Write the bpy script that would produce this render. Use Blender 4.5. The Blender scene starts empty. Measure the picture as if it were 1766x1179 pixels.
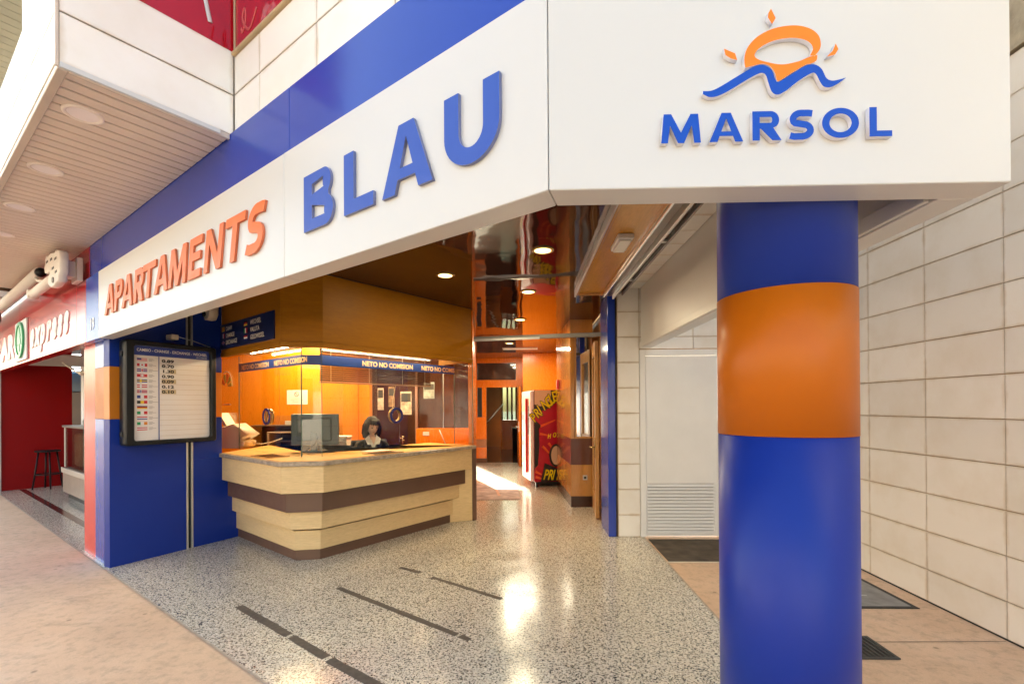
import bpy, bmesh, math, random
from mathutils import Matrix, Vector
random.seed(7)
sc = bpy.context.scene
COL = sc.collection

# ------------------------------------------------------------------ camera
cam_d = bpy.data.cameras.new('camera')
cam = bpy.data.objects.new('camera', cam_d); COL.objects.link(cam); sc.camera = cam
cam_d.sensor_width = 36.0
cam_d.lens = 814.0 / 1766.0 * 36.0
cam_d.shift_y = (696.7 - 589.5) / 1766.0
cam_d.clip_start = 0.05; cam_d.clip_end = 600
th = math.atan(.027); pt = .004; rl = .006
Fv = Vector((-math.sin(th) * math.cos(pt), math.cos(th) * math.cos(pt), math.sin(pt)))
R0 = Vector((math.cos(th), math.sin(th), 0)); U0 = R0.cross(Fv)
Rv = R0 * math.cos(rl) - U0 * math.sin(rl); Uv = U0 * math.cos(rl) + R0 * math.sin(rl)
M = Matrix((Rv, Uv, -Fv)).transposed().to_4x4(); M.translation = (0, 0, 1.55)
cam.matrix_world = M

# ------------------------------------------------------------------ world, sun, exposure
SUN_DIR = Vector((-.36, .93, 0)).normalized() * math.cos(math.radians(32)) + Vector((0, 0, math.sin(math.radians(32))))  # towards the sun
w = bpy.data.worlds.new('World'); sc.world = w; w.use_nodes = True
nt = w.node_tree
sky = nt.nodes.new('ShaderNodeTexSky'); sky.sky_type = 'NISHITA'; sky.sun_disc = False
sky.sun_elevation = math.radians(32)
sky.sun_rotation = math.atan2(SUN_DIR.x, SUN_DIR.y)
sky.dust_density = 4.0; sky.air_density = 1.0; sky.ozone_density = 1.0
bg = nt.nodes['Background']; bg.inputs[1].default_value = 0.15
nt.links.new(sky.outputs[0], bg.inputs[0])
sd = bpy.data.lights.new('sun', 'SUN'); sd.energy = 5.0; sd.angle = math.radians(.6); sd.color = (1, .95, .88)
sun = bpy.data.objects.new('sun', sd); COL.objects.link(sun)
sun.rotation_euler = SUN_DIR.to_track_quat('Z', 'Y').to_euler()
vs = sc.view_settings
vs.view_transform = 'Standard'; vs.look = 'None'; vs.exposure = 2.33; vs.gamma = 1.0; vs.use_curve_mapping = False
try:
    vs.use_white_balance = True; vs.white_balance_temperature = 6600; vs.white_balance_tint = 1
except Exception:
    pass
cy = sc.cycles
cy.use_adaptive_sampling = True; cy.adaptive_threshold = 0.018
cy.use_denoising = True
try: cy.denoiser = 'OPENIMAGEDENOISE'
except Exception: pass
cy.max_bounces = 9; cy.diffuse_bounces = 5; cy.glossy_bounces = 5; cy.transmission_bounces = 6; cy.transparent_max_bounces = 10
cy.sample_clamp_indirect = 6.0
cy.caustics_reflective = False; cy.caustics_refractive = False

# ------------------------------------------------------------------ materials
MATS = {}
def nodes(name):
    m = bpy.data.materials.new(name); m.use_nodes = True
    n = m.node_tree; return m, n, n.nodes['Principled BSDF']
def lk(n, a, b): n.links.new(a, b)
def coords(n, scale=(1, 1, 1), world=True):
    mp = n.nodes.new('ShaderNodeMapping')
    if world:
        g = n.nodes.new('ShaderNodeNewGeometry'); lk(n, g.outputs['Position'], mp.inputs[0])
    else:
        g = n.nodes.new('ShaderNodeTexCoord'); lk(n, g.outputs['Object'], mp.inputs[0])
    mp.inputs['Scale'].default_value = scale
    return mp.outputs[0]
def noise(n, vec, scale, detail=4, rough=.55):
    t = n.nodes.new('ShaderNodeTexNoise'); t.inputs['Scale'].default_value = scale
    t.inputs['Detail'].default_value = detail; t.inputs['Roughness'].default_value = rough
    lk(n, vec, t.inputs['Vector']); return t.outputs['Fac']
def ramp(n, fac, stops):
    r = n.nodes.new('ShaderNodeValToRGB'); e = r.color_ramp.elements
    while len(e) > 1: e.remove(e[-1])
    e[0].position = stops[0][0]; e[0].color = (*stops[0][1], 1)
    for p, c in stops[1:]:
        k = e.new(p); k.color = (*c, 1)
    lk(n, fac, r.inputs[0]); return r.outputs['Color']
def rng(n, fac, a, b, lo, hi):
    r = n.nodes.new('ShaderNodeMapRange'); r.inputs[1].default_value = a; r.inputs[2].default_value = b
    r.inputs[3].default_value = lo; r.inputs[4].default_value = hi; lk(n, fac, r.inputs[0]); return r.outputs[0]
def mixc(n, fac, a, b, mode='MIX'):
    x = n.nodes.new('ShaderNodeMix'); x.data_type = 'RGBA'; x.blend_type = mode
    for i, v in ((0, fac), (6, a), (7, b)):
        if isinstance(v, (int, float)): x.inputs[i].default_value = v
        elif isinstance(v, tuple): x.inputs[i].default_value = (*v, 1)
        else: lk(n, v, x.inputs[i])
    return x.outputs[2]
def bump(n, bs, h, strength, dist=.002):
    b = n.nodes.new('ShaderNodeBump'); b.inputs['Strength'].default_value = strength; b.inputs['Distance'].default_value = dist
    lk(n, h, b.inputs['Height']); lk(n, b.outputs[0], bs.inputs['Normal'])
def paint(name, c, rough=.35, var=.06, metal=0, spec=.5, bumps=.0, vscale=3.0, coat=0, wav=0):
    if name in MATS: return MATS[name]
    rv = .03 if rough < .35 else .15
    m, n, b = nodes(name)
    v = coords(n)
    f = noise(n, v, vscale, 5, .6)
    lo = tuple(x * (1 - var) for x in c); hi = tuple(min(1, x * (1 + var)) for x in c)
    lk(n, ramp(n, f, [(.3, lo), (.7, hi)]), b.inputs['Base Color'])
    f2 = noise(n, v, vscale * 4, 4)
    lk(n, rng(n, f2, .3, .7, max(.02, rough * (1 - rv)), min(1, rough * (1 + rv))), b.inputs['Roughness'])
    b.inputs['Metallic'].default_value = metal; b.inputs['Specular IOR Level'].default_value = spec
    if coat: b.inputs['Coat Weight'].default_value = coat; b.inputs['Coat Roughness'].default_value = .04
    if wav: bump(n, b, noise(n, v, 1.6, 2), wav, .02)
    elif bumps: bump(n, b, noise(n, v, 60, 5), bumps)
    MATS[name] = m; return m
def wood(name, c1, c2, rough=.35, scale=(1, 1, 12), world=True, grain=14, spec=.5):
    if name in MATS: return MATS[name]
    m, n, b = nodes(name)
    v = coords(n, scale, world)
    f = noise(n, v, 2.2, 6, .6)
    f2 = noise(n, v, grain, 4, .6)
    a = ramp(n, f, [(.3, c1), (.7, c2)])
    d = ramp(n, f2, [(.35, (.82, .8, .78)), (.6, (1, 1, 1))])
    lk(n, mixc(n, .7, a, d, 'MULTIPLY'), b.inputs['Base Color'])
    lk(n, rng(n, f2, .3, .7, rough * .85, rough * 1.2), b.inputs['Roughness'])
    bump(n, b, f2, .06); b.inputs['Specular IOR Level'].default_value = spec
    MATS[name] = m; return m
def emit(name, c, s):
    if name in MATS: return MATS[name]
    m, n, b = nodes(name)
    b.inputs['Base Color'].default_value = (*c, 1)
    b.inputs['Emission Color'].default_value = (*c, 1); b.inputs['Emission Strength'].default_value = s
    MATS[name] = m; return m
def glass(name, tint=(1, 1, 1), rough=0.0, opac=None):
    if name in MATS: return MATS[name]
    m = bpy.data.materials.new(name); m.use_nodes = True; n = m.node_tree
    n.nodes.clear()
    out = n.nodes.new('ShaderNodeOutputMaterial'); mx = n.nodes.new('ShaderNodeMixShader')
    tr = n.nodes.new('ShaderNodeBsdfTransparent'); tr.inputs[0].default_value = (*tint, 1)
    gl = n.nodes.new('ShaderNodeBsdfGlossy'); gl.inputs['Roughness'].default_value = rough
    lw = n.nodes.new('ShaderNodeLayerWeight'); lw.inputs[0].default_value = .5
    pw_ = n.nodes.new('ShaderNodeMath'); pw_.operation = 'POWER'; pw_.inputs[1].default_value = 5.0
    lk(n, lw.outputs['Facing'], pw_.inputs[0])
    mt = n.nodes.new('ShaderNodeMath'); mt.operation = 'MULTIPLY_ADD'; mt.inputs[1].default_value = .95; mt.inputs[2].default_value = .045
    lk(n, pw_.outputs[0], mt.inputs[0])
    lk(n, mt.outputs[0], mx.inputs[0]); lk(n, tr.outputs[0], mx.inputs[1]); lk(n, gl.outputs[0], mx.inputs[2])
    lk(n, mx.outputs[0], out.inputs[0])
    MATS[name] = m; return m
def granite(name, polish=.10):
    m, n, b = nodes(name)
    v = coords(n)
    # warp a little so grains are irregular
    vo = n.nodes.new('ShaderNodeTexVoronoi'); vo.inputs['Scale'].default_value = 120; lk(n, v, vo.inputs['Vector'])
    sep = n.nodes.new('ShaderNodeSeparateColor'); lk(n, vo.outputs['Color'], sep.inputs[0])
    base = ramp(n, sep.outputs[0], [(0, (.88, .82, .69)), (.34, (.78, .72, .60)), (.58, (.93, .88, .77)), (.78, (.55, .50, .40)), (.88, (.20, .185, .165)), (.96, (.05, .047, .043))])
    base.node.color_ramp.interpolation = 'CONSTANT' if False else 'LINEAR'
    vo2 = n.nodes.new('ShaderNodeTexVoronoi'); vo2.inputs['Scale'].default_value = 48; lk(n, v, vo2.inputs['Vector'])
    s2 = n.nodes.new('ShaderNodeSeparateColor'); lk(n, vo2.outputs['Color'], s2.inputs[0])
    fine = noise(n, v, 170, 6, .75)
    mid = noise(n, v, 64, 6, .72)
    dark = ramp(n, mid, [(.405, (.15, .135, .11)), (.485, (1, 1, 1))])
    c = mixc(n, .85, base, dark, 'MULTIPLY')
    c = mixc(n, .35, c, ramp(n, s2.outputs[1], [(.2, (1, .96, .90)), (.8, (.78, .78, .77))]), 'MULTIPLY')
    c = mixc(n, .55, c, ramp(n, fine, [(.38, (.5, .48, .45)), (.55, (1, 1, 1))]), 'MULTIPLY')
    big = noise(n, v, .9, 4)
    c = mixc(n, .5, c, ramp(n, big, [(.35, (.88, .87, .85)), (.65, (1, 1, 1))]), 'MULTIPLY')
    # joints of the big slabs
    mp = n.nodes.new('ShaderNodeMapping'); mp.inputs['Rotation'].default_value = (0, 0, math.radians(35.3))
    g = n.nodes.new('ShaderNodeNewGeometry'); lk(n, g.outputs['Position'], mp.inputs[0])
    lk(n, c, b.inputs['Base Color'])
    sm = noise(n, v, 4, 5, .6)
    lk(n, rng(n, sm, .3, .75, polish, polish * 2.1), b.inputs['Roughness'])
    b.inputs['Specular IOR Level'].default_value = .65
    bump(n, b, noise(n, v, 8, 3), .05, .004)
    return m
def pavement_mat():
    m, n, b = nodes('pink_stamped_concrete')
    v = coords(n)
    f = noise(n, v, 1.3, 6, .62); fine = noise(n, v, 140, 5, .7); mid = noise(n, v, 14, 5, .65)
    c = ramp(n, f, [(.28, (.62, .42, .27)), (.5, (.70, .49, .325)), (.72, (.76, .56, .395))])
    c = mixc(n, .45, c, ramp(n, fine, [(.3, (.72, .7, .68)), (.6, (1, 1, 1))]), 'MULTIPLY')
    c = mixc(n, .5, c, ramp(n, mid, [(.34, (.62, .62, .62)), (.52, (1, 1, 1))]), 'MULTIPLY')
    st = noise(n, coords(n, (1.0, 2.2, 1)), 2.1, 5, .6)
    c = mixc(n, .6, c, ramp(n, st, [(.30, (.70, .68, .66)), (.42, (1, 1, 1))]), 'MULTIPLY')
    sp0 = n.nodes.new('ShaderNodeTexVoronoi'); sp0.inputs['Scale'].default_value = 3.2; lk(n, v, sp0.inputs['Vector'])
    c = mixc(n, rng(n, sp0.outputs['Distance'], .035, .06, .55, 0), c, (.34, .30, .26), 'MULTIPLY')
    lk(n, c, b.inputs['Base Color']); b.inputs['Roughness'].default_value = .72
    bump(n, b, fine, .35, .003)
    return m
def tile_mat(name, c, rough=.38, grime=.5):
    m, n, b = nodes(name)
    oi = n.nodes.new('ShaderNodeObjectInfo')
    v = coords(n)
    f = noise(n, v, 2.5, 5, .6)
    a = ramp(n, oi.outputs['Random'], [(0, tuple(x * .93 for x in c)), (1, tuple(min(1, x * 1.04) for x in c))])
    a = mixc(n, grime, a, ramp(n, f, [(.3, (.86, .81, .72)), (.55, (1, 1, 1))]), 'MULTIPLY')
    # warm staining that gathers along the joints of each tile
    tc = n.nodes.new('ShaderNodeTexCoord'); sx_ = n.nodes.new('ShaderNodeSeparateXYZ'); lk(n, tc.outputs['Generated'], sx_.inputs[0])
    def mth(op, a_, b_):
        q = n.nodes.new('ShaderNodeMath'); q.operation = op
        for i_, v_ in ((0, a_), (1, b_)):
            if isinstance(v_, (int, float)): q.inputs[i_].default_value = v_
            else: lk(n, v_, q.inputs[i_])
        return q.outputs[0]
    ex_ = mth('MINIMUM', sx_.outputs[0], mth('SUBTRACT', 1.0, sx_.outputs[0])); ey_ = mth('MINIMUM', sx_.outputs[1], mth('SUBTRACT', 1.0, sx_.outputs[1]))
    ed_ = mth('MINIMUM', mth('MULTIPLY', ex_, 2.0), ey_)
    wv_ = mth('ADD', ed_, mth('MULTIPLY', mth('SUBTRACT', noise(n, v, 7, 5), .5), .16))
    a = mixc(n, rng(n, wv_, -.02, .055, .50, 0), a, (.66, .52, .34), 'MULTIPLY')
    lk(n, a, b.inputs['Base Color'])
    lk(n, rng(n, noise(n, v, 9, 4), .3, .7, rough * .8, rough * 1.2), b.inputs['Roughness'])
    bump(n, b, noise(n, v, 5, 3), .12, .003)
    return m
WHITE = paint('white_enamel', (.60, .595, .58), .32, .004, vscale=1)
WHITE_DULL = paint('aged_white_paint', (.78, .785, .785), .5, .03, bumps=.08)
BLUE = paint('blue_enamel', (.006, .027, .26), .38, .02, vscale=1, spec=.3)
BLUE_BAND = paint('blue_aluminium_band', (.018, .050, .37), .16, .012, vscale=1, spec=.4)
BLUE_WALL = paint('deep_blue_wall_panel', (.006, .030, .25), .38, .015, vscale=1, spec=.35)
ORANGE = paint('orange_enamel', (.46, .115, .005), .38, .02, vscale=1, spec=.25)
ORANGE_WALL = paint('orange_wall_band', (.58, .18, .012), .32, .02, vscale=1)
LET_OR = paint('orange_letter', (.74, .150, .020), .4, .01, spec=.3)
LET_BL = paint('blue_letter', (.032, .085, .42), .4, .01, spec=.3)
LOGO_BL = paint('logo_blue', (.003, .065, .46), .4, .01, spec=.25)
LOGO_OR = paint('logo_orange', (.90, .21, .010), .4, .01, spec=.25)
LET_SIDE = paint('clear_letter_edge', (.74, .73, .80), .4, .01)
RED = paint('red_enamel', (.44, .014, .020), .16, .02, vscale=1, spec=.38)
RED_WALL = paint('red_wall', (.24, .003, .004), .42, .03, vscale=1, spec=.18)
RED_POST = paint('red_gloss_post', (.62, .045, .03), .24, .02, vscale=1, spec=.35)
STEEL = paint('brushed_steel', (.55, .54, .52), .32, .05, metal=1)
ALU = paint('aluminium', (.62, .60, .56), .38, .05, metal=.8)
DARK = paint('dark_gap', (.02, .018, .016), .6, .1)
BLACK = paint('black_plastic', (.008, .009, .010), .38, .1, spec=.35)
GROUT = paint('brown_grout', (.42, .30, .18), .85, .25, vscale=9)
GRANITE = granite('polished_granite', .12)
PAVE = pavement_mat()
TILE = tile_mat('cream_ceramic_tile', (.85, .82, .775), .36)
TILE_W = tile_mat('pale_wall_tile', (.82, .80, .77), .4)
PANEL = tile_mat('ivory_cladding_panel', (.84, .80, .74), .42, .35)
SLAT = paint('beige_slat', (.74, .62, .52), .45, .04)
CONC = paint('rough_beige_render', (.40, .345, .25), .9, .22, bumps=.9, vscale=12)
CEIL = paint('glossy_brown_ceiling', (.040, .012, .008), .045, .04, spec=.55, wav=.30)
OAK = wood('pale_oak_laminate', (.72, .52, .26), (.78, .575, .30), .38, (1, 1, 10))
TEAK = wood('honey_wood_soffit', (.35, .135, .003), (.40, .158, .004), .45, (1, 1, 9), spec=.25)
HALLW = wood('orange_varnished_wood', (.72, .175, .006), (.78, .195, .007), .25, (8, 8, 1))
YELW = wood('yellow_booth_wood', (.72, .235, .010), (.77, .265, .014), .3, (7, 7, 1))
DOORW = wood('door_wood', (.52, .27, .09), (.62, .35, .13), .3, (9, 9, 1))
GLOSSW = wood('glossy_column_wood', (.50, .24, .06), (.58, .30, .09), .10, (6, 6, 1))
BROWN = paint('brown_laminate', (.135, .072, .045), .42, .08)
BRDARK = paint('dark_brown_wood', (.05, .018, .010), .2, .2)
STONE = paint('stone_slab_edge', (.36, .29, .22), .3, .35, vscale=22)
CTOP = wood('varnished_counter_top', (.74, .40, .11), (.80, .45, .14), .42, (5, 5, 1))
GREY = paint('grey_metal', (.22, .20, .18), .4, .1, metal=.6)
CREAMP = paint('cream_plastic', (.66, .58, .46), .42, .04)
GLASS = glass('clear_glass', (.97, .985, .975))

# ------------------------------------------------------------------ helpers
W = {}
def world_of(o): return W.get(o.name, Matrix.Identity(4)) if o else Matrix.Identity(4)
def meta(o, label=None, cat=None, group=None, kind=None):
    if label: o['label'] = label
    if cat: o['category'] = cat
    if group: o['group'] = group
    if kind: o['kind'] = kind
    return o
def put(name, me, mat=None, Mx=None, parent=None, **k):
    """link a mesh whose vertices are local to matrix Mx (world)"""
    o = bpy.data.objects.new(name, me); COL.objects.link(o)
    Mx = Mx or Matrix.Identity(4)
    if parent: o.parent = parent
    o.matrix_local = world_of(parent).inverted() @ Mx
    W[o.name] = Mx.copy()
    if mat is not None and not me.materials:
        for x in (mat if isinstance(mat, (list, tuple)) else [mat]): me.materials.append(x)
    return meta(o, **k)
def thing(name, loc, label, cat, group=None, rz=0):
    o = bpy.data.objects.new(name, None); COL.objects.link(o); o.empty_display_size = .1
    Mx = Matrix.Translation(Vector(loc)) @ Matrix.Rotation(rz, 4, 'Z'); o.matrix_local = Mx; W[o.name] = Mx
    return meta(o, label, cat, group)
def frame(P, d, z=0):
    d = Vector((d[0], d[1], 0)).normalized(); up = Vector((0, 0, 1)); nn = d.cross(up)
    Mx = Matrix((d, up, nn)).transposed().to_4x4(); Mx.translation = (P[0], P[1], z); return Mx
def bm2me(bm, name, smooth=False):
    me = bpy.data.meshes.new(name); bm.normal_update(); bm.to_mesh(me); bm.free()
    if smooth:
        for p in me.polygons: p.use_smooth = True
    return me
def box(a0, a1, b0, b1, c0, c1, bev=0, seg=1, name='box'):
    bm = bmesh.new(); bmesh.ops.create_cube(bm, size=1)
    for v in bm.verts:
        v.co = Vector((a0 + (v.co.x + .5) * (a1 - a0), b0 + (v.co.y + .5) * (b1 - b0), c0 + (v.co.z + .5) * (c1 - c0)))
    if bev: bmesh.ops.bevel(bm, geom=bm.edges[:], offset=bev, segments=seg, affect='EDGES', profile=.5)
    bmesh.ops.recalc_face_normals(bm, faces=bm.faces)
    return bm2me(bm, name)
def prism(poly, z0, z1, bev=0):
    bm = bmesh.new()
    bot = [bm.verts.new((x, y, z0)) for x, y in poly]; top = [bm.verts.new((x, y, z1)) for x, y in poly]
    bm.faces.new(bot[::-1]); bm.faces.new(top)
    k = len(poly)
    for i in range(k): bm.faces.new((bot[i], bot[(i + 1) % k], top[(i + 1) % k], top[i]))
    bmesh.ops.recalc_face_normals(bm, faces=bm.faces)
    if bev: bmesh.ops.bevel(bm, geom=bm.edges[:], offset=bev, segments=1, affect='EDGES')
    return bm2me(bm, 'prism')
def sheet(poly, z):
    bm = bmesh.new(); bm.faces.new([bm.verts.new((x, y, z)) for x, y in poly])
    bmesh.ops.recalc_face_normals(bm, faces=bm.faces)
    for f in bm.faces:
        if f.normal.z < 0: f.normal_flip()
    return bm2me(bm, 'sheet')
def cyl(r, z0, z1, n=32, r2=None, smooth=True, bev=0):
    bm = bmesh.new(); bmesh.ops.create_cone(bm, cap_ends=True, segments=n, radius1=r, radius2=r if r2 is None else r2, depth=z1 - z0)
    for v in bm.verts: v.co.z += (z0 + z1) / 2
    if bev: bmesh.ops.bevel(bm, geom=[e for e in bm.edges if all(abs(abs(v.co.z - (z0 + z1) / 2) - (z1 - z0) / 2) < 1e-5 for v in e.verts)], offset=bev, segments=2, affect='EDGES')
    me = bm2me(bm, 'cyl')
    if smooth:
        for p in me.polygons: p.use_smooth = len(p.vertices) == 4
    return me
def tube(pts, r, n=8, close=False):
    pts = [Vector(p) for p in pts]; bm = bmesh.new(); rings = []
    for i, p in enumerate(pts):
        t = (pts[min(i + 1, len(pts) - 1)] - pts[max(i - 1, 0)])
        if close: t = pts[(i + 1) % len(pts)] - pts[i - 1]
        t.normalize(); a = t.orthogonal().normalized() if i == 0 else None
        if i == 0: ref = a
        a = (ref - t * ref.dot(t)).normalized(); ref = a; b = t.cross(a)
        rr = r[i] if isinstance(r, (list, tuple)) else r
        rings.append([bm.verts.new(p + (a * math.cos(q) + b * math.sin(q)) * rr) for q in [2 * math.pi * k / n for k in range(n)]])
    m = len(rings)
    for i in range(m if close else m - 1):
        A, B = rings[i], rings[(i + 1) % m]
        for k in range(n): bm.faces.new((A[k], A[(k + 1) % n], B[(k + 1) % n], B[k]))
    if not close: bm.faces.new(rings[0][::-1]); bm.faces.new(rings[-1])
    bmesh.ops.recalc_face_normals(bm, faces=bm.faces)
    return bm2me(bm, 'tube', True)
def lathe(prof, n=32):
    bm = bmesh.new(); rings = []
    for r, z in prof: rings.append([bm.verts.new((r * math.cos(2 * math.pi * k / n), r * math.sin(2 * math.pi * k / n), z)) for k in range(n)])
    for A, B in zip(rings, rings[1:]):
        for k in range(n): bm.faces.new((A[k], A[(k + 1) % n], B[(k + 1) % n], B[k]))
    bm.faces.new(rings[0][::-1]); bm.faces.new(rings[-1])
    bmesh.ops.remove_doubles(bm, verts=bm.verts, dist=1e-6)
    bmesh.ops.recalc_face_normals(bm, faces=bm.faces)
    return bm2me(bm, 'lathe', True)
def shape2d(loops, depth, bev=0.0):
    """outline with holes, thickness depth along +z, back face on z = 0"""
    cu = bpy.data.curves.new('c', 'CURVE'); cu.dimensions = '2D'; cu.fill_mode = 'BOTH'; cu.extrude = depth / 2 - bev; cu.bevel_depth = bev; cu.bevel_resolution = 0
    cu.offset = -bev
    for L in loops:
        s = cu.splines.new('POLY'); s.points.add(len(L) - 1)
        for p, (x, y) in zip(s.points, L): p.co = (x, y, 0, 1)
        s.use_cyclic_u = True
    o = bpy.data.objects.new('c', cu); COL.objects.link(o)
    dg = bpy.context.evaluated_depsgraph_get(); dg.update()
    me = bpy.data.meshes.new_from_object(o.evaluated_get(dg)); bpy.data.objects.remove(o); bpy.data.curves.remove(cu)
    for v in me.vertices: v.co.z += depth / 2
    return me
def text(body, cap, depth=.002, bold=0.0, align='LEFT', sx=1.0, shear=0.0, spacing=1.0):
    cu = bpy.data.curves.new('t', 'FONT'); cu.body = body; cu.size = cap / .73; cu.extrude = depth / 2; cu.offset = bold
    cu.align_x = align; cu.shear = shear; cu.space_character = spacing; cu.resolution_u = 3
    o = bpy.data.objects.new('t', cu); COL.objects.link(o)
    dg = bpy.context.evaluated_depsgraph_get(); dg.update()
    me = bpy.data.meshes.new_from_object(o.evaluated_get(dg)); bpy.data.objects.remove(o); bpy.data.curves.remove(cu)
    for v in me.vertices: v.co.x *= sx; v.co.z += depth / 2
    return me
def join(mes):
    """join meshes (already in the same space) with their materials: list of (mesh, mat, matrix)"""
    bm = bmesh.new(); mats = []
    for me, mat, Mx in mes:
        if mat not in mats: mats.append(mat)
        k = len(bm.faces); nv = len(bm.verts)
        bm.from_mesh(me); bm.verts.ensure_lookup_table(); bm.faces.ensure_lookup_table()
        if Mx is not None:
            for v in bm.verts[nv:]: v.co = Mx @ v.co
        for f in bm.faces[k:]: f.material_index = mats.index(mat)
    me = bpy.data.meshes.new('joined'); bm.to_mesh(me); bm.free()
    for m in mats: me.materials.append(m)
    return me
T = Matrix.Translation
# facade frame: FB local (s along the street, z up, c outward)
FL = Vector((-4.087, 4.421)); U = Vector((.81672, -.57704)); N = Vector((.57704, .81672))
FB = frame(FL, U)
def B(s, n): p = FL + U * s + N * n; return (p.x, p.y)
C0 = (0.077, 1.479)                      # the corner of the sign
CB = (0.11, 1.598)                       # its inner corner
WD = Vector((.45475, .89062)); WP = Vector((-4.041, 4.486)); WM = frame(WP, WD)

# ================================================================== ground and floors
put('ground', sheet([(-150, -150), (150, -150), (150, 150), (-150, 150)], -.16), paint('dusty_ground', (.30, .27, .23), .9, .2), kind='structure')
def rel(s0, s1, n0, n1): return [B(s0, n0), B(s1, n0), B(s1, n1), B(s0, n1)]
pav = [B(-40, -4.2), B(16, -4.2), (9, 9), (9, 30), (-25, 45)]
put('pavement', prism(pav, -.15, -.004), PAVE, kind='structure')
put('road', sheet(rel(-40, 40, -11, -4.35), -.14), paint('asphalt', (.055, .053, .05), .85, .2, bumps=.6, vscale=8), kind='structure')
put('kerb', prism(rel(-40, 16, -4.35, -4.2), -.15, 0.0, .01), paint('kerb_stone', (.36, .34, .31), .7, .15), kind='structure')
put('far_pavement', prism(rel(-40, 40, -14.2, -11), -.15, -.004), PAVE, kind='structure')
gp = [B(-12, .05), B(5.04, .05), (.12, 1.53), (1.388, 1.53), (1.388, 5.60), (1.2, 5.65), (1.1, 13.0), (-9, 13.0), B(-12, 9)]
put('granite_floor', prism(gp, -.05, 0.0), GRANITE, kind='structure')
put('brown_floor_stripe', sheet(rel(-7.12, -.96, .335, .425), .003), paint('dark_red_marble', (.10, .035, .03), .15, .3, vscale=20), kind='structure')
put('threshold_strip', sheet(rel(-7.1, 5.05, .036, .052), .0015), paint('worn_mortar', (.42, .34, .26), .8, .25, vscale=12), kind='structure')
put('threshold_strip', sheet([(1.386, 1.53), (1.402, 1.53), (1.402, 5.6), (1.386, 5.6)], .0015), MATS['worn_mortar'], kind='structure')
# pavement joints (recessed lines read as thin dark strips of mortar)
JM = paint('dusty_joint', (.30, .21, .15), .9, .2)
for i, (a, b) in enumerate([((1.40, 3.13), (3.13, 3.17)), (B(4.15, -.9), B(4.15, .03))]):
    d = Vector((b[0] - a[0], b[1] - a[1])); nn = Vector((-d.y, d.x)).normalized() * .004
    put('pavement_joint', sheet([(a[0] - nn.x, a[1] - nn.y), (b[0] - nn.x, b[1] - nn.y), (b[0] + nn.x, b[1] + nn.y), (a[0] + nn.x, a[1] + nn.y)], -.001), JM, kind='structure')

# anti-slip tape
TAPE = paint('worn_anti_slip_tape', (.105, .082, .062), .8, .25, bumps=.5, vscale=30)
def tape(a, b, w_, label, segs=1, fray=.006):
    a = Vector(a); b = Vector(b); d = (b - a); L = d.length; d.normalize(); nn = Vector((-d.y, d.x))
    k = max(3, int(L / .05)); up = []; dn = []
    for i in range(k + 1):
        p = a + d * (L * i / k); j = random.uniform(-fray, fray) * .5
        up.append(p + nn * (w_ / 2 + j)); dn.append(p - nn * (w_ / 2 + random.uniform(-fray, fray) * .5))
    bm = bmesh.new(); A = [bm.verts.new((p.x, p.y, .0025)) for p in up]; Bv = [bm.verts.new((p.x, p.y, .0025)) for p in dn]
    for i in range(k): bm.faces.new((Bv[i], Bv[i + 1], A[i + 1], A[i]))
    r = bmesh.ops.extrude_face_region(bm, geom=bm.faces[:])
    for v in r['geom']:
        if isinstance(v, bmesh.types.BMVert): v.co.z = .0006
    bmesh.ops.recalc_face_normals(bm, faces=bm.faces)
    put('anti_slip_tape', bm2me(bm, 'tape'), TAPE, label=label, cat='tape strip', group='worn tape strips on the granite floor')
tape((-2.242, 3.634), (-1.62, 3.18), .062, 'long dark tape strip on granite nearest the pink pavement edge')
tape((-1.585, 3.155), (-1.24, 2.90), .060, 'short middle tape piece in the row nearest the pavement edge')
tape((-1.21, 2.875), (-.70, 2.52), .062, 'tape piece at the near end of the row by the pavement')
tape((-1.613, 4.018), (-.47, 3.20), .050, 'long unbroken tape strip in the middle row on the granite')
tape((-.445, 3.185), (-.375, 3.131), .045, 'tiny torn tape scrap at the end of the middle strip')
tape((-.852, 4.273), (-.197, 3.80), .042, 'thin tape strip farthest from the pavement on the granite')
tape((-1.213, 4.532), (-.984, 4.391), .045, 'small tape strip in front of the counter base')

# ================================================================== main sign fascia
fas = thing('shop_sign', (FL.x, FL.y, 2.225), 'long white fascia sign with raised orange and blue lettering under a blue band', 'sign')
put('white_panel', box(0, 3.4835, 2.225, 2.868, -.11, 0, .004), WHITE, FB, fas)
put('white_panel', prism([B(3.4865, 0), C0, CB, B(3.4865, .11)], 2.225, 2.868, .003), WHITE, None, fas)
put('white_panel', prism([(C0[0] + .003, C0[1]), (1.491, 1.479), (1.491, 1.597), (CB[0] + .003, 1.597)], 2.225, 2.868, .003), WHITE, None, fas)
put('shadow_gap', box(-.5, 5.05, 2.869, 2.889, -.12, -.055), DARK, FB, fas)
put('blue_band', box(-.465, 3.484, 2.89, 3.228, -.12, -.03, .003), BLUE_BAND, FB, fas)
put('blue_band', prism([B(3.487, .03), B(5.085, .03), CB, B(3.487, .12)], 2.89, 3.228, .003), BLUE_BAND, None, fas)
put('blue_band', prism([(.10, 1.509), (1.46, 1.509), (1.46, 1.599), (CB[0] + .003, 1.599)], 2.89, 3.228, .003), BLUE_BAND, None, fas)
put('number_panel', box(-.467, -.004, 2.225, 2.868, -.11, -.001, .003), paint('number_panel_blue', (.035, .085, .42), .24, .01, vscale=1, spec=.22), FB, fas)
tn = text('19', .120, .001, .003)
put('number', tn, WHITE, FB @ T((-.31, 2.33, .001)), fas, label='white house number 19')

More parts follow.
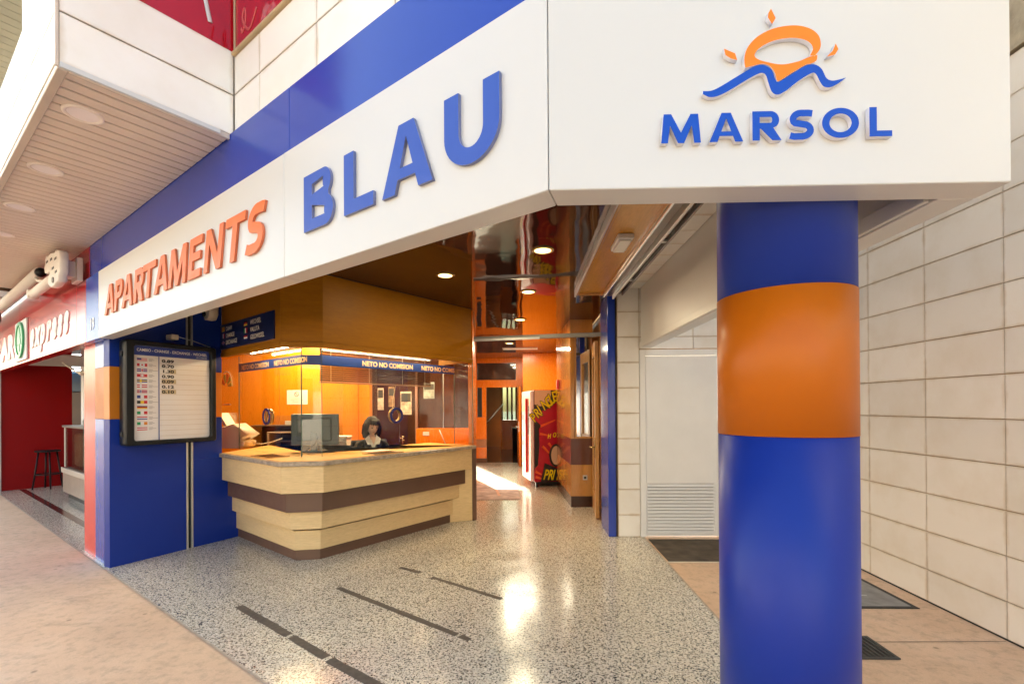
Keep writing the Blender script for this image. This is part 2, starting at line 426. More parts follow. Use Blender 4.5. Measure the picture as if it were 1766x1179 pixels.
# ---- glyph outlines, cap height 1
def arc(cx, cy, rx, ry, a0, a1, n=14, p=1.0):
    return [(cx + rx * math.copysign(abs(math.cos(t)) ** p, math.cos(t)), cy + ry * math.copysign(abs(math.sin(t)) ** p, math.sin(t))) for t in [math.radians(a0 + (a1 - a0) * i / n) for i in range(n + 1)]]
def ribbon(pts, t):
    L = []; Rr = []
    for i, p in enumerate(pts):
        a = Vector(pts[max(i - 1, 0)]); b = Vector(pts[min(i + 1, len(pts) - 1)]); d = (b - a).normalized(); nn = Vector((-d.y, d.x))
        tt = t[i] if isinstance(t, list) else t
        q = Vector(p); L.append(tuple(q + nn * tt / 2)); Rr.append(tuple(q - nn * tt / 2))
    return L + Rr[::-1]
def glyph(ch, w_, t, ht=None):
    h = ht or t * .82
    if ch == 'A':
        k = t * 1.12; yb = .22; c = w_ / 2; slope = (c - t * .50) / 1.0
        tw = t * .62
        def xl(y): return (c - tw) * y
        return [[(0, 0), (k * .98, 0), (k * .98 + (c - tw - 0) * .20 - t * .04, .20), (w_ - (k * .98 + (c - tw) * .20 - t * .04), .20), (w_ - k * .98, 0), (w_, 0), (c + tw, 1), (c - tw, 1)],
                [(k + (c - tw) * .36 - t * .10, .36), (w_ - (k + (c - tw) * .36 - t * .10), .36), (c, .36 + (.80 - .36) * 1.0)]]
    if ch == 'L': return [[(0, 0), (w_, 0), (w_, h), (t, h), (t, 1), (0, 1)]]
    if ch == 'T': c = w_ / 2; return [[(c - t / 2, 0), (c + t / 2, 0), (c + t / 2, 1 - h), (w_, 1 - h), (w_, 1), (0, 1), (0, 1 - h), (c - t / 2, 1 - h)]]
    if ch == 'E': m = .53; return [[(0, 0), (w_, 0), (w_, h), (t, h), (t, m - h / 2), (w_ * .92, m - h / 2), (w_ * .92, m + h / 2), (t, m + h / 2), (t, 1 - h), (w_, 1 - h), (w_, 1), (0, 1)]]
    if ch == 'N': k = t * 1.08; return [[(0, 0), (t * .92, 0), (t * .92, .66), (w_ - k, 0), (w_, 0), (w_, 1), (w_ - t * .92, 1), (w_ - t * .92, .34), (k, 1), (0, 1)]]
    if ch == 'M':
        c = w_ / 2; o = w_ * .065; s_ = t * .92
        return [[(0, 0), (s_, 0), (s_ + o * .9, .60), (c - t * .42, 0.0), (c + t * .42, 0.0), (w_ - s_ - o * .9, .60), (w_ - s_, 0), (w_, 0), (w_ - o, 1), (w_ - o - t * 1.05, 1), (c, .36), (o + t * 1.05, 1), (o, 1)]]
    if ch == 'P':
        m = .40; r = (1 - m) / 2
        return [[(0, 0), (t, 0), (t, m)] + arc(w_ - r * .95, m + r, r * .95, r, -90, 90) + [(0, 1)],
                [(t, m + h)] + arc(w_ - r * .95, m + r, r * .95 - t * .95, r - h, -90, 90) + [(t, 1 - h)]]
    if ch == 'R':
        m = .40; r = (1 - m) / 2
        return [[(0, 0), (t, 0), (t, m), (t * 1.15, m), (w_ - t * 1.12, 0), (w_ * 1.03, 0), (w_ * .74 , m * 1.08)] + arc(w_ * .95 - r * .95, m + r, r * .95, r, -48, 90) + [(0, 1)],
                [(t, m + h)] + arc(w_ * .95 - r * .95, m + r, r * .95 - t * .95, r - h, -90, 90) + [(t, 1 - h)]]
    if ch == 'B':
        m = .53; r1 = (1 - m) / 2; r2 = m / 2
        return [[(0, 0)] + arc(w_ - r2 * .95, r2, r2 * .95, r2, -90, 62) + arc(w_ * .93 - r1 * .9, m + r1, r1 * .9, r1, -50, 90) + [(0, 1)],
                [(t, h * .9)] + arc(w_ - r2 * .95, r2, r2 * .95 - t, r2 - h * .9, -90, 90) + [(t, m - h * .42)],
                [(t, m + h * .42)] + arc(w_ * .93 - r1 * .9, m + r1, r1 * .9 - t * .92, r1 - h * .66, -90, 90) + [(t, 1 - h * .9)]]
    if ch == 'U':
        r = w_ / 2
        return [[(0, 1)] + arc(r, r * .95, r, r * .95, 180, 360, 20) + [(w_, 1), (w_ - t, 1)] + arc(r, r * .95, r - t, r * .95 - h, 360, 180, 20) + [(t, 1)]]
    if ch == 'O':
        return [arc(w_ / 2, .5, w_ / 2, .515, 0, 354, 36), arc(w_ / 2, .5, w_ / 2 - t, .515 - h, 0, 354, 36)]
    if ch == 'S':
        x0 = w_ / 2; a = w_ / 2 - t * .5; r1 = .5 * (.53 - h * .5) ; r2 = r1
        cy1 = 1 - h / 2 - r1; cy2 = h / 2 + r2
        pts = [(w_ * .93, 1 - h * .62), (w_ * .78, 1 - h * .52)] + arc(x0, cy1, a * .98, r1, 80, 215, 12) + arc(x0, cy2, a, r2, 55, -100, 14)[0:] + [(w_ * .20, h * .5), (w_ * .03, h * .68)]
        ts = [t * .92] * len(pts)
        return [ribbon(pts, ts)]
    return [[(0, 0), (w_, 0), (w_, 1), (0, 1)]]
def letter(ch, s0, s1, cap, z0, t, mats, frm, parent, depth=.03, shear=0.0, ht=None, off=.001):
    wn = (s1 - s0) / cap
    L = glyph(ch, wn, t, ht)
    L = [[((x + shear * y) * cap, y * cap) for x, y in q] for q in L]
    me = shape2d(L, depth)
    me.materials.clear(); me.materials.append(mats[0]); me.materials.append(mats[1])
    for p in me.polygons: p.material_index = 0 if p.normal.z > .5 else 1
    return put('letter', me, None, frm @ T((s0, z0, off)), parent, label='raised letter ' + ch)
LO = paint('orange_letter_edge', (.62, .15, .06), .35, .03); LB = paint('blue_letter_edge', (.16, .18, .34), .3, .03)
for ch, a, b in [('A', .259, .545), ('P', .562, .765), ('A', .773, 1.058), ('R', 1.094, 1.318), ('T', 1.290, 1.578), ('A', 1.576, 1.857), ('M', 1.872, 2.195), ('E', 2.238, 2.438), ('N', 2.500, 2.748), ('T', 2.783, 3.035), ('S', 3.074, 3.270)]:
    letter(ch, a, b, .262, 2.408, .235, (LET_OR, LO), FB, fas, .014, .21)
for ch, a, b in [('B', 3.701, 3.948), ('L', 4.034, 4.243), ('A', 4.302, 4.598), ('U', 4.660, 4.918)]:
    letter(ch, a, b, .270, 2.400, .265, (LET_BL, LB), FB, fas, .014)
# the right wing: logo and name
ms = frame((0, 1.479), (1, 0))
LS = (LOGO_BL, LET_SIDE)
kx = 1.479 / 1.44
for ch, a, b, z0 in [('M', .425, .543, 2.354), ('A', .568, .668, 2.355), ('R', .695, .778, 2.357), ('S', .803, .876, 2.358), ('O', .899, 1.007, 2.361), ('L', 1.037, 1.103, 2.362)]:
    letter(ch, a * kx - .012 , b * kx - .012, .0895, z0 + .0, .25, LS, ms, fas, .017, 0.0, .2)
def logo(loops, mats, nm, off=.001, depth=.016):
    # pixel-free outline in sign units: x, z metres on the panel
    me = shape2d(loops, depth); me.materials.clear(); me.materials.append(mats[0]); me.materials.append(mats[1])
    for p in me.polygons: p.material_index = 0 if p.normal.z > .5 else 1
    return put(nm, me, None, ms @ T((0, 0, off)), fas)
def cr(pts, n=8):
    """smooth closed-free Catmull-Rom through points"""
    out = []
    P = [pts[0]] + pts + [pts[-1]]
    for i in range(1, len(P) - 2):
        p0, p1, p2, p3 = [Vector(q) for q in P[i - 1:i + 3]]
        for k in range(n):
            t = k / n
            q = .5 * ((2 * p1) + (p2 - p0) * t + (2 * p0 - 5 * p1 + 4 * p2 - p3) * t * t + (3 * p1 - p0 - 3 * p2 + p3) * t ** 3); out.append(tuple(q))
    out.append(tuple(pts[-1])); return out
# logo drawn on a 1766-wide crop of the emblem, converted to panel metres
def lz(x, y):
    s = .000691 * 1.027 ; return (.425 * kx - .012 + (x - 172) * s * .985, 2.444 + (483 - y) * s * .985 + .0005)
wave_t = cr([(356, 385), (395, 383), (440, 362), (520, 315), (585, 280), (625, 278), (655, 300), (670, 340), (685, 352), (740, 320), (800, 285), (840, 280), (870, 300), (890, 340), (915, 352), (945, 348), (975, 340)])
wave_b = cr([(975, 340), (945, 362), (910, 380), (880, 378), (862, 355), (845, 322), (825, 318), (770, 350), (715, 392), (680, 408), (655, 395), (640, 355), (628, 320), (605, 312), (550, 338), (470, 385), (420, 408), (385, 412), (356, 398)])
logo([[lz(*p) for p in (wave_t + wave_b[1:])]], LS, 'wave_mark')
sun_o = cr([(858, 236), (866, 190), (855, 150), (820, 122), (765, 107), (700, 110), (640, 125), (585, 158), (548, 205), (537, 250), (545, 285), (590, 277), (625, 273), (655, 292), (672, 335), (690, 345), (735, 318), (790, 283), (825, 272), (845, 252), (853, 238)])
sun_i = cr([(825, 240), (833, 215), (820, 185), (780, 165), (725, 162), (665, 172), (610, 196), (583, 225), (590, 245), (630, 262), (700, 275), (775, 262), (815, 240)])
logo([[lz(*p) for p in (sun_o + [(840, 238)] + list(reversed(sun_i)) + [(850, 232)])]], (LOGO_OR, LET_SIDE), 'sun_mark', .003, .036) if False else None
OS = (LOGO_OR, LET_SIDE)
outer = [(x, y) for x, y in cr([(540, 285), (537, 245), (550, 200), (588, 156), (645, 124), (705, 109), (768, 107), (822, 122), (856, 150), (867, 185), (862, 215), (840, 243)])]
inner = [(x, y) for x, y in cr([(820, 240), (833, 210), (818, 182), (780, 165), (725, 161), (662, 172), (608, 198), (582, 228), (592, 248), (632, 263), (700, 276), (770, 264), (812, 248), (852, 238)])]
rest = cr([(852, 238), (848, 262), (825, 275), (800, 281), (745, 312), (688, 347), (676, 342), (668, 312), (648, 284), (620, 271), (585, 276), (540, 287)])
logo([[lz(*p) for p in (outer + inner[0:] + rest[1:-1])]], OS, 'sun_mark')
for q in ([(654, 30), (674, 72), (658, 98), (640, 68), (642, 50)], [(449, 200), (497, 222), (506, 252), (480, 245), (455, 228)], [(931, 190), (943, 215), (928, 238), (893, 247), (918, 222)]):
    logo([[lz(*p) for p in q]], OS, 'ray_mark')

# side return of the sign box
ret = thing('sign_return_panel', (1.43, 3.6, 2.225), 'long plain white side panel of the sign box running back to the tiled wall', 'panel')
put('side_panel', prism([(1.373, 1.6), (1.491, 1.6), (1.491, 5.6), (1.373, 5.6)], 2.225, 3.6, .003), WHITE, None, ret)
put('edge_trim', prism([(1.352, 1.63), (1.371, 1.63), (1.371, 5.58), (1.352, 5.58)], 2.23, 2.29, .002), WHITE, None, ret)
put('top_tray', prism([(1.10, 1.6), (1.351, 1.6), (1.351, 5.6), (1.10, 5.6)], 2.955, 3.0), BROWN, None, ret)

# ================================================================== column
col_ = thing('round_column', (1.007, 1.86, 0), 'thick round blue column with a broad orange band under the sign', 'column')
cm = T((1.007, 1.86, 0))
put('blue_shaft', cyl(.236, 0.0, 1.436, 96), BLUE, cm, col_, label='lower blue part of the shaft')
put('orange_band', cyl(.2375, 1.4365, 1.962, 96), ORANGE, cm, col_)
put('blue_shaft', cyl(.236, 1.9625, 3.0, 96), BLUE, cm, col_, label='upper blue part of the shaft')

# ================================================================== left post and blue wall
post = thing('corner_post', (WP.x, WP.y, 0), 'glossy blue corner post with orange band beside the red shop post', 'post')
for z0, z1, mt in [(0, 1.444, BLUE_BAND), (1.4445, 1.962, ORANGE), (1.9625, 2.224, BLUE_BAND)]:
    put('post_panel', box(-.508, -.036, z0, z1, -.30, -.08, .002), mt, FB, post)
rp = thing('red_post', (B(-.73, .1)[0], B(-.73, .1)[1], 0), 'glossy red post between the supermarket opening and the blue post', 'post')
put('post_panel', box(-.962, -.512, 0, 2.224, -.34, -.082, .003), RED_POST, FB, rp)
bw = thing('blue_wall', (WP.x, WP.y, 0), 'blue panelled side wall with orange stripe behind the exchange rate board', 'wall')
for t0, t1, z0, z1, mt in [(0, .688, 0, 1.444, BLUE_WALL), (0, .688, 1.4445, 1.962, ORANGE_WALL), (0, .688, 1.9625, 2.87, BLUE_WALL),
                           (.76, 1.30, 0, .975, BLUE_WALL), (.76, 1.075, .9755, 1.444, BLUE_WALL), (.76, 1.075, 1.4445, 1.962, ORANGE_WALL), (.76, 1.075, 1.9625, 2.87, BLUE_WALL)]:
    put('wall_panel', box(t0, t1, z0, z1, -.12, 0, .002), mt, WM, bw)
for t0 in (.690, .740): put('metal_channel', box(t0, t0 + .018, 0, 2.87, -.1, .006, .002), ALU, WM, bw)
put('dark_slot', box(.709, .739, 0, 2.87, -.1, -.02), DARK, WM, bw)

# ================================================================== exchange rate board
bd = thing('exchange_board', (-3.7, 4.85, 1.19), 'black framed exchange rate board with flags and rates on the blue wall', 'board')
def rrect(x0, x1, y0, y1, r):
    return arc(x1 - r, y1 - r, r, r, 0, 90, 5) + arc(x0 + r, y1 - r, r, r, 90, 180, 5) + arc(x0 + r, y0 + r, r, r, 180, 270, 5) + arc(x1 - r, y0 + r, r, r, 270, 360, 5)
fr = shape2d([rrect(.070, .925, 1.18, 2.225, .03), rrect(.142, .868, 1.226, 2.178, .025)], .14, .008)
put('frame', fr, BLACK, WM @ T((0, 0, .02)), bd)
FW = paint('board_face_white', (.74, .70, .66), .35, .03)  # plain off-white board paint
put('face', box(.140, .870, 1.224, 2.180, .03, .120), FW, WM, bd)
HDR = paint('board_header_blue', (.02, .05, .26), .3, .03)
put('header', box(.143, .867, 2.082, 2.177, .1205, .1225), HDR, WM, bd)
put('divider', box(.366, .374, 1.226, 2.081, .1205, .1225), HDR, WM, bd)
WT = paint('white_print', (.82, .82, .80), .5, .02)
put('header_text', text('CAMBIO - CHANGE - EXCHANGE - WECHSEL', .030, .001, .0004, sx=.80), WT, WM @ T((.175, 2.122, .1226)), bd)
put('header_text', text('NO COMISION', .012, .001), WT, WM @ T((.73, 2.095, .1226)), bd)
INK = paint('black_print', (.03, .028, .025), .5, .05)
for i, v in enumerate(['0.89', '0.70', '1.30', '0.90', '0.09', '0.12', '0.10']):
    zc = 2.038 - i * .0533
    if i in (2, 4, 6): put('rate_tab', box(.395 + (.075 if i == 2 else 0), .53, zc - .02, zc + .024, .1205, .1225), paint('yellowed_tab', (.50, .40, .24), .5, .1), WM, bd)
    put('rate', text(v, .031, .001, .0018, sx=1.55), INK, WM @ T((.396, zc - .014, .1227)), bd)
LINE = paint('pale_row_line', (.58, .50, .40), .5, .05)
for i in range(15):
    zc = 2.012 - i * .0533
    put('row_line', box(.380, .860, zc - .002, zc + .002, .1205, .1215), LINE, WM, bd)
def fcol(n_, c): return paint('flag_' + n_, c, .5, .02)
fw, fr_, fb, fy, fk, fg, fo, fyb = fcol('white', (.75, .75, .75)), fcol('red', (.55, .02, .03)), fcol('blue', (.03, .05, .25)), fcol('yellow', (.8, .55, .03)), fcol('black', (.02, .02, .02)), fcol('green', (.02, .30, .10)), fcol('orange', (.75, .25, .02)), fcol('grey', (.3, .3, .3))
def hs(*c): k = len(c); return [(0, 1, 1 - (i + 1) / k, 1 - i / k, x) for i, x in enumerate(c)]
def vsn(*c): k = len(c); return [(i / k, (i + 1) / k, 0, 1, x) for i, x in enumerate(c)]
def cross(bgc, fc, fc2=None, cx=.36):
    r = [(0, 1, 0, 1, bgc), (cx - .09, cx + .09, 0, 1, fc), (0, 1, .36, .64, fc)]
    if fc2: r += [(cx - .045, cx + .045, 0, 1, fc2), (0, 1, .43, .57, fc2)]
    return r
FLAGS = [hs(fr_, fw, fr_, fw, fr_, fw, fr_) + [(0, .42, .43, 1, fb)], [(0, 1, 0, 1, fw), (0, .25, 0, 1, fr_), (.75, 1, 0, 1, fr_), (.42, .58, .25, .75, fr_)],
         [(0, 1, 0, 1, fb), (.4, .6, 0, 1, fw), (0, 1, .33, .67, fw), (.45, .55, 0, 1, fr_), (0, 1, .42, .58, fr_)], [(0, 1, 0, 1, fr_), (.3, .7, .38, .62, fw), (.43, .57, .15, .85, fw)],
         cross(fb, fy), cross(fr_, fw), cross(fr_, fw, fb), vsn(fb, fw, fr_), vsn(fk, fy, fr_), hs(fk, fr_, fy), vsn(fg, fw, fr_), hs(fr_, fw, fb), vsn(fg, fw, fo), hs(fr_, fw, fr_)]
def flag_mesh(spec, wd, ht):
    L = []
    for i, (x0, x1, y0, y1, m_) in enumerate(spec):
        L.append((box(x0 * wd, x1 * wd, y0 * ht, y1 * ht, 0, .0012 + i * .0004), m_, None))
    return join(L)
FN = ['striped flag with blue corner', 'red white red flag with red emblem', 'blue flag with red and white crosses', 'red flag with white cross', 'blue flag with yellow cross', 'red flag with off-centre white cross', 'red flag with blue and white cross', 'blue white red vertical flag', 'black yellow red vertical flag', 'black red gold flag', 'green white red vertical flag', 'red white blue flag', 'green white orange flag', 'red white red striped flag']
SM = paint('small_print_grey', (.30, .27, .25), .6, .1)
for i, sp in enumerate(FLAGS):
    z0 = 2.024 - i * .0533
    put('flag', flag_mesh(sp, .088, .029), None, WM @ T((.178, z0, .1205)), bd, label=FN[i])
    put('small_print', join([(box(.28, .28 + l, z0 + .022 - k * .010, z0 + .026 - k * .010, .1205, .1212), SM, None) for k, l in enumerate((.035, .05 + .015 * (i % 3), .03))]), None, WM, bd)
for z in (1.27, 2.06): put('hinge', box(.058, .072, z, z + .05, .05, .10, .003), BLACK, WM, bd)
br = thing('wall_lamp_arm', (-3.72, 5.0, 2.3), 'small beige cable box with thin wire above the exchange board', 'wall bracket')
put('cable_box', box(.49, .56, 2.275, 2.33, .0, .12, .006), CREAMP, WM, br)
put('wire', tube([WM @ Vector((.55, 2.31, .11)), WM @ Vector((.7, 2.28, .12)), WM @ Vector((.88, 2.232, .12))], .004), ALU, None, br)

# ================================================================== counter
E0 = (-3.588, 5.47)
def cpoly(pts, back): return pts + back
def inset(k):
    """counter outline moved inwards by k metres"""
    a = Vector((-3.588, 5.47)); b = Vector((-2.375, 4.532)); c = Vector((-1.99, 4.609)); d = Vector((-.72, 6.387))
    def off(p, q):
        e = (q - p).normalized(); n_ = Vector((-e.y, e.x)); return p + n_ * k, e
    def isect(p, e, q, f):
        den = e.x * f.y - e.y * f.x; t = ((q - p).x * f.y - (q - p).y * f.x) / den; return p + e * t
    p1, e1 = off(a, b); p2, e2 = off(b, c); p3, e3 = off(c, d)
    wall_end = isect(p1, e1, Vector(WP) , Vector(WD)) + Vector(WD) * 0
    B1 = isect(p1, e1, p2, e2); C1 = isect(p2, e2, p3, e3)
    D1 = d + (p3 - c) - e3 * k
    return [tuple(wall_end), tuple(B1), tuple(C1), tuple(D1)]
def band(k, depth=.05, endback=.5):
    f = inset(k); g = inset(k + depth); g[0] = tuple(Vector(f[0]) + Vector(WD) * depth * 1.0)
    g[3] = tuple(Vector(f[3]) + Vector((-.814, .581)) * depth)
    return f, g
ct = thing('reception_counter', (-2.2, 5.2, 0), 'stepped reception counter of pale wood boards with brown bands and stone edged top', 'counter')
def strip_parts(k, z0, z1, mat, nm, lab=None):
    f, g = band(k)
    for i in range(3):
        put(nm, prism([f[i], f[i + 1], g[i + 1], g[i]], z0, z1, .0015), mat, None, ct, **({'label': lab} if lab else {}))
    e = Vector((-.814, .581))
    p = Vector(f[3]); q = Vector(g[3]);
    put(nm, prism([tuple(q), tuple(q + e * .30), tuple(q + e * .30 - Vector((.581, .814)) * .03), tuple(q - Vector((.581, .814)) * .03)], z0, z1), mat, None, ct)
strip_parts(0, .708, .974, OAK, 'front_board')
strip_parts(.065, .510, .704, BROWN, 'brown_board')
strip_parts(.115, .326, .506, OAK, 'front_board')
strip_parts(.165, .108, .302, OAK, 'front_board')
strip_parts(.185, .0, .104, BROWN, 'plinth')
f1 = inset(.03); f2 = inset(.24)
put('carcass', prism(f2 + [(-1.1, 6.9), (-3.3, 6.2)], .0, .70), BROWN, None, ct)
fo_ = inset(-.035)
e3 = Vector((.581, .814)); pin = Vector((-.814, .581))
topo = fo_[:3] + [tuple(Vector(fo_[3]) + e3 * .02)]
inn = inset(.86)
top_poly = topo + [tuple(Vector(topo[3]) + pin * .90), inn[2], inn[1], tuple(Vector(inn[0]) + Vector((-.45, .35)))]
put('stone_top', prism(top_poly, .976, 1.019, .006), STONE, None, ct)
tp2 = inset(.012); in2 = inset(.84)
put('top_board', prism(tp2[:3] + [tp2[3]] + [tuple(Vector(tp2[3]) + pin * .82), in2[2], in2[1], tuple(Vector(in2[0]) + Vector((-.42, .33)))], 1.0195, 1.0235), CTOP, None, ct)
put('end_panel', prism([(-1.01, 6.30), (-.70, 6.42), (-.72, 6.46), (-1.03, 6.34)], 0, .705, .002), OAK, None, ct)
put('end_jamb', prism([(-.716, 6.40), (-.665, 6.44), (-.70, 6.50), (-.75, 6.46)], 0, .975, .002), BROWN, None, ct)
# trays let into the top
for nm, P0, d0, lab in [('coin_tray', (-2.75, 5.02), (.79, -.61), 'wooden coin tray let into the left leg of the counter'), ('coin_tray', (-1.62, 5.35), (.581, .814), 'wooden coin tray let into the right leg of the counter')]:
    fm = frame(P0, d0); t_ = thing(nm, (P0[0], P0[1], 1.024), lab, 'tray')
    for a0, a1, c0, c1 in [(-.2, .2, .10, .12), (-.2, .2, -.12, -.10), (-.2, -.18, -.10, .10), (.18, .2, -.10, .10)]:
        put('rim', box(a0, a1, 1.024, 1.032, c0, c1, .002), paint('tray_wood', (.42, .22, .07), .3, .1), fm, t_)
    put('well', box(-.18, .18, 1.0238, 1.0258, -.10, .10), BRDARK, fm, t_)

# ================================================================== soffit over the counter
sf = thing('counter_canopy', (-2.2, 5.2, 2.14), 'honey brown wooden canopy box hanging above the reception counter glass', 'canopy')
f0, g0 = band(0, .04)
f0e = tuple(Vector((-3.60, 5.48)))
SFZ = 2.866
seg = [(f0[0], f0[1], g0[1], g0[0]), (f0[1], f0[2], g0[2], g0[1]), (f0[2], f0[3], g0[3], g0[2])]
for q in seg: put('face_board', prism(list(q), 2.192, SFZ, .0015), TEAK, None, sf)
f_, g_ = band(-.012, .055)
for i in range(3): put('lower_trim', prism([f_[i], f_[i + 1], g_[i + 1], g_[i]], 2.14, 2.19, .003), TEAK, None, sf)
f_, g_ = band(.058, .35)
for i in range(3): put('underside_board', prism([f_[i], f_[i + 1], g_[i + 1], g_[i]], 2.195, 2.21), OAK, None, sf)
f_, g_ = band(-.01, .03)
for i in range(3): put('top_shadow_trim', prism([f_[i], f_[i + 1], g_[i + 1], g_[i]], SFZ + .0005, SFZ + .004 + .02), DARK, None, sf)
D0 = Vector(f0[3])
put('end_board', prism([tuple(D0 + pin * .045), tuple(D0 + pin * .6), tuple(D0 + pin * .6 - e3 * .03), tuple(D0 + pin * .045 - e3 * .03)], 2.14, SFZ), TEAK, None, sf)
# fluorescent tubes under the canopy
TUBE = emit('lit_tube', (1.0, .80, .55), 11)
for a, b, lab in [(.30, .62, 'lit fluorescent tube under the canopy above the left glass'), (.1, .9, 'lit fluorescent tube under the canopy above the right glass')]:
    f_ = inset(.20)
    if a == .30: p = Vector(f_[0]).lerp(Vector(f_[1]), .25); q = Vector(f_[0]).lerp(Vector(f_[1]), .95)
    else: p = Vector(f_[2]).lerp(Vector(f_[3]), .05); q = Vector(f_[2]).lerp(Vector(f_[3]), .95)
    t_ = thing('tube_light', ((p.x + q.x) / 2, (p.y + q.y) / 2, 2.17), lab, 'lamp')
    put('tube', tube([(p.x, p.y, 2.182), (q.x, q.y, 2.182)], .008, 10), TUBE, None, t_)
    for r_ in (p, q): put('end_cap', box(-.015, .015, 2.168, 2.194, -.02, .02, .004), WHITE, frame(r_, (q - p)), t_)

# ================================================================== glass screen
GLD = Vector((-.79, .61)).normalized(); GR = Vector((.581, .814))
GA = Vector((-2.36, 4.93)); GB_ = Vector((-2.16, 4.97))
gs = thing('glass_screen', (-2.2, 5.0, 1.024), 'clear glass screen round the counter with a blue lettered band across it', 'glass screen')
GEDGE = paint('green_glass_edge', (.10, .16, .13), .15, .1)
def pane(P, Q, lab=None, z0=1.026, z1=2.20):
    P = Vector(P); Q = Vector(Q); L = (Q - P).length; fm = frame(P, Q - P)
    o = put('glass_pane', box(0.002, L - .002, z0, z1, -.005, .005), GLASS, fm, gs); 
    put('glass_edge', box(L - .002, L + .0025, z0, z1, -.0055, .0055), GEDGE, fm, gs)
    return fm, L
GLend = GA + GLD * 2.28; GLs = GA + GLD * 1.612
GRe = GB_ + GR * 2.013
fmL, LL = pane(GLs, GA); pane(GLend, GLs - Vector((0, 0))); pane(GA, GB_); fmR, LR = pane(GB_, GRe); pane(GRe, (-.715, 6.47))
BAND = paint('blue_vinyl_band', (.012, .045, .22), .35, .03)
GOLD = paint('gold_vinyl_letters', (.75, .52, .25), .45, .05)
def vband(P, Q, z0=2.0, z1=2.105):
    fm = frame(P, Q - P); L = (Vector(Q) - Vector(P)).length
    put('blue_band', box(.0, L, z0, z1, .0056, .0066), BAND, fm, gs); return fm, L
vband(GLs, GA); vband(GA, GB_); vband(GB_, GRe)
bx = frame(GLs, GA - GLs)
def gtext(fm, x, body='NETO NO COMISION', sx=1.0): put('band_text', text(body, .058, .001, .0022, sx=sx), GOLD, fm @ T((x, 2.024, .0067)), gs)
gtext(bx, .10, sx=.98)
gtext(bx, .99, sx=.98)
put('band_text', text('IS', .058, .001, .0022, sx=1.0), GOLD, frame(GA, GB_ - GA) @ T((.06, 2.024, .0067)), gs) if False else None
gtext(fmR, .50, sx=.98); gtext(fmR, 1.40, 'NETO NO COMIS', sx=.98)
# speaking rings
for fm, x, lab in [(frame(GLs, GA - GLs), 1.612 - .81, 'round speaking ring in the left glass'), (fmR, .988, 'round speaking ring with blue rim in the right glass')]:
    prof_out = .10; prof_in = .068
    me = shape2d([arc(0, 0, prof_out, prof_out, 0, 350, 35), arc(0, 0, prof_in, prof_in, 0, 350, 35)], .012, .003)
    put('speaking_ring', me, paint('navy_ring', (.02, .03, .16), .25, .05), fm @ T((x, 1.444, .006)), gs, label=lab)
    me2 = shape2d([arc(0, 0, prof_out * .93, prof_out * .93, 0, 350, 35), arc(0, 0, prof_in, prof_in, 0, 350, 35)], .03, .002)
    put('ring_collar', me2, paint('brass_ring', (.55, .40, .16), .3, .1, metal=.7), fm @ T((x, 1.444, -.04)), gs)
# vinyl tree emblem on the left pane
emL = frame(GLs + GLD * .40, -GLD)
VG = paint('green_vinyl', (.45, .62, .16), .4, .05); VR = paint('coral_vinyl', (.70, .16, .06), .4, .05); VW = paint('white_vinyl', (.8, .74, .62), .4, .04)
for a0, a1, m_ in [(100, 130, VG), (60, 92, VR), (25, 52, VG), (0, 18, VG), (136, 165, VR)]:
    poly = arc(0, 0, .17, .17, a0, a1, 5) + arc(0, 0, .05, .05, a1, a0, 3)
    put('leaf_emblem', shape2d([poly], .001), m_, emL @ T((0, 1.83, .0056)), gs)
put('emblem_arc', shape2d([ribbon(arc(0, 0, .20, .20, 0, 120, 14), .010)], .001), VW, emL @ T((0, 1.83, .0056)), gs)
put('emblem_line', box(-.12, .13, 1.585, 1.602, .0056, .0066), VW, emL, gs)

# ================================================================== booth interior
bt = thing('booth_wall', (-3.5, 7.0, 0), 'yellow varnished wooden panel walls behind the reception counter', 'wall')
for x0, x1 in [(-4.95, -4.24), (-4.235, -3.665), (-3.66, -3.02), (-3.015, -2.70)]:
    put('wall_panel', box(x0, x1, 0, 2.6, 0, .04, .002), YELW, frame((0, 6.99), (1, 0)), bt)
put('side_panel', prism([(-5.0, 6.0), (-4.96, 6.0), (-4.96, 6.95), (-5.0, 6.95)], 0, 2.6), YELW, None, bt)
put('side_panel', prism([(-2.74, 6.995), (-2.70, 6.995), (-2.70, 7.70), (-2.74, 7.70)], 0, 2.6), YELW, None, bt)
put('deep_orange_panel', box(-3.0, -2.70, 0, 2.6, 0, .03), HALLW, frame((0, 7.735), (1, 0)), bt)
put('pilaster', box(-2.695, -2.515, 0, 2.6, 0, .16, .002), YELW, frame((0, 7.74), (1, 0)), bt)
dk = thing('dark_partition', (-1.7, 7.75, 0), 'dark brown partition with imitated street reflections behind the receptionist', 'partition')
DG = paint('dark_glossy_brown', (.045, .016, .010), .12, .3)
dfm = frame((0, 7.74), (1, 0))
for x0, x1 in [(-2.51, -2.06), (-2.055, -1.74), (-1.735, -1.34), (-1.335, -.88)]:
    put('dark_panel', box(x0, x1, 0, 2.6, 0, .03, .003), DG, dfm, dk)
put('post', box(-1.79, -1.75, 0, 2.6, .031, .08, .003), paint('pinkish_metal', (.34, .20, .16), .3, .1, metal=.4), dfm, dk)
put('orange_skirt', box(-1.73, -.86, .0, 1.20, .032, .28, .004), HALLW, dfm, dk)
put('socket_plate', box(-1.62, -1.52, 1.09, 1.15, .281, .287, .003), WHITE, dfm, dk)
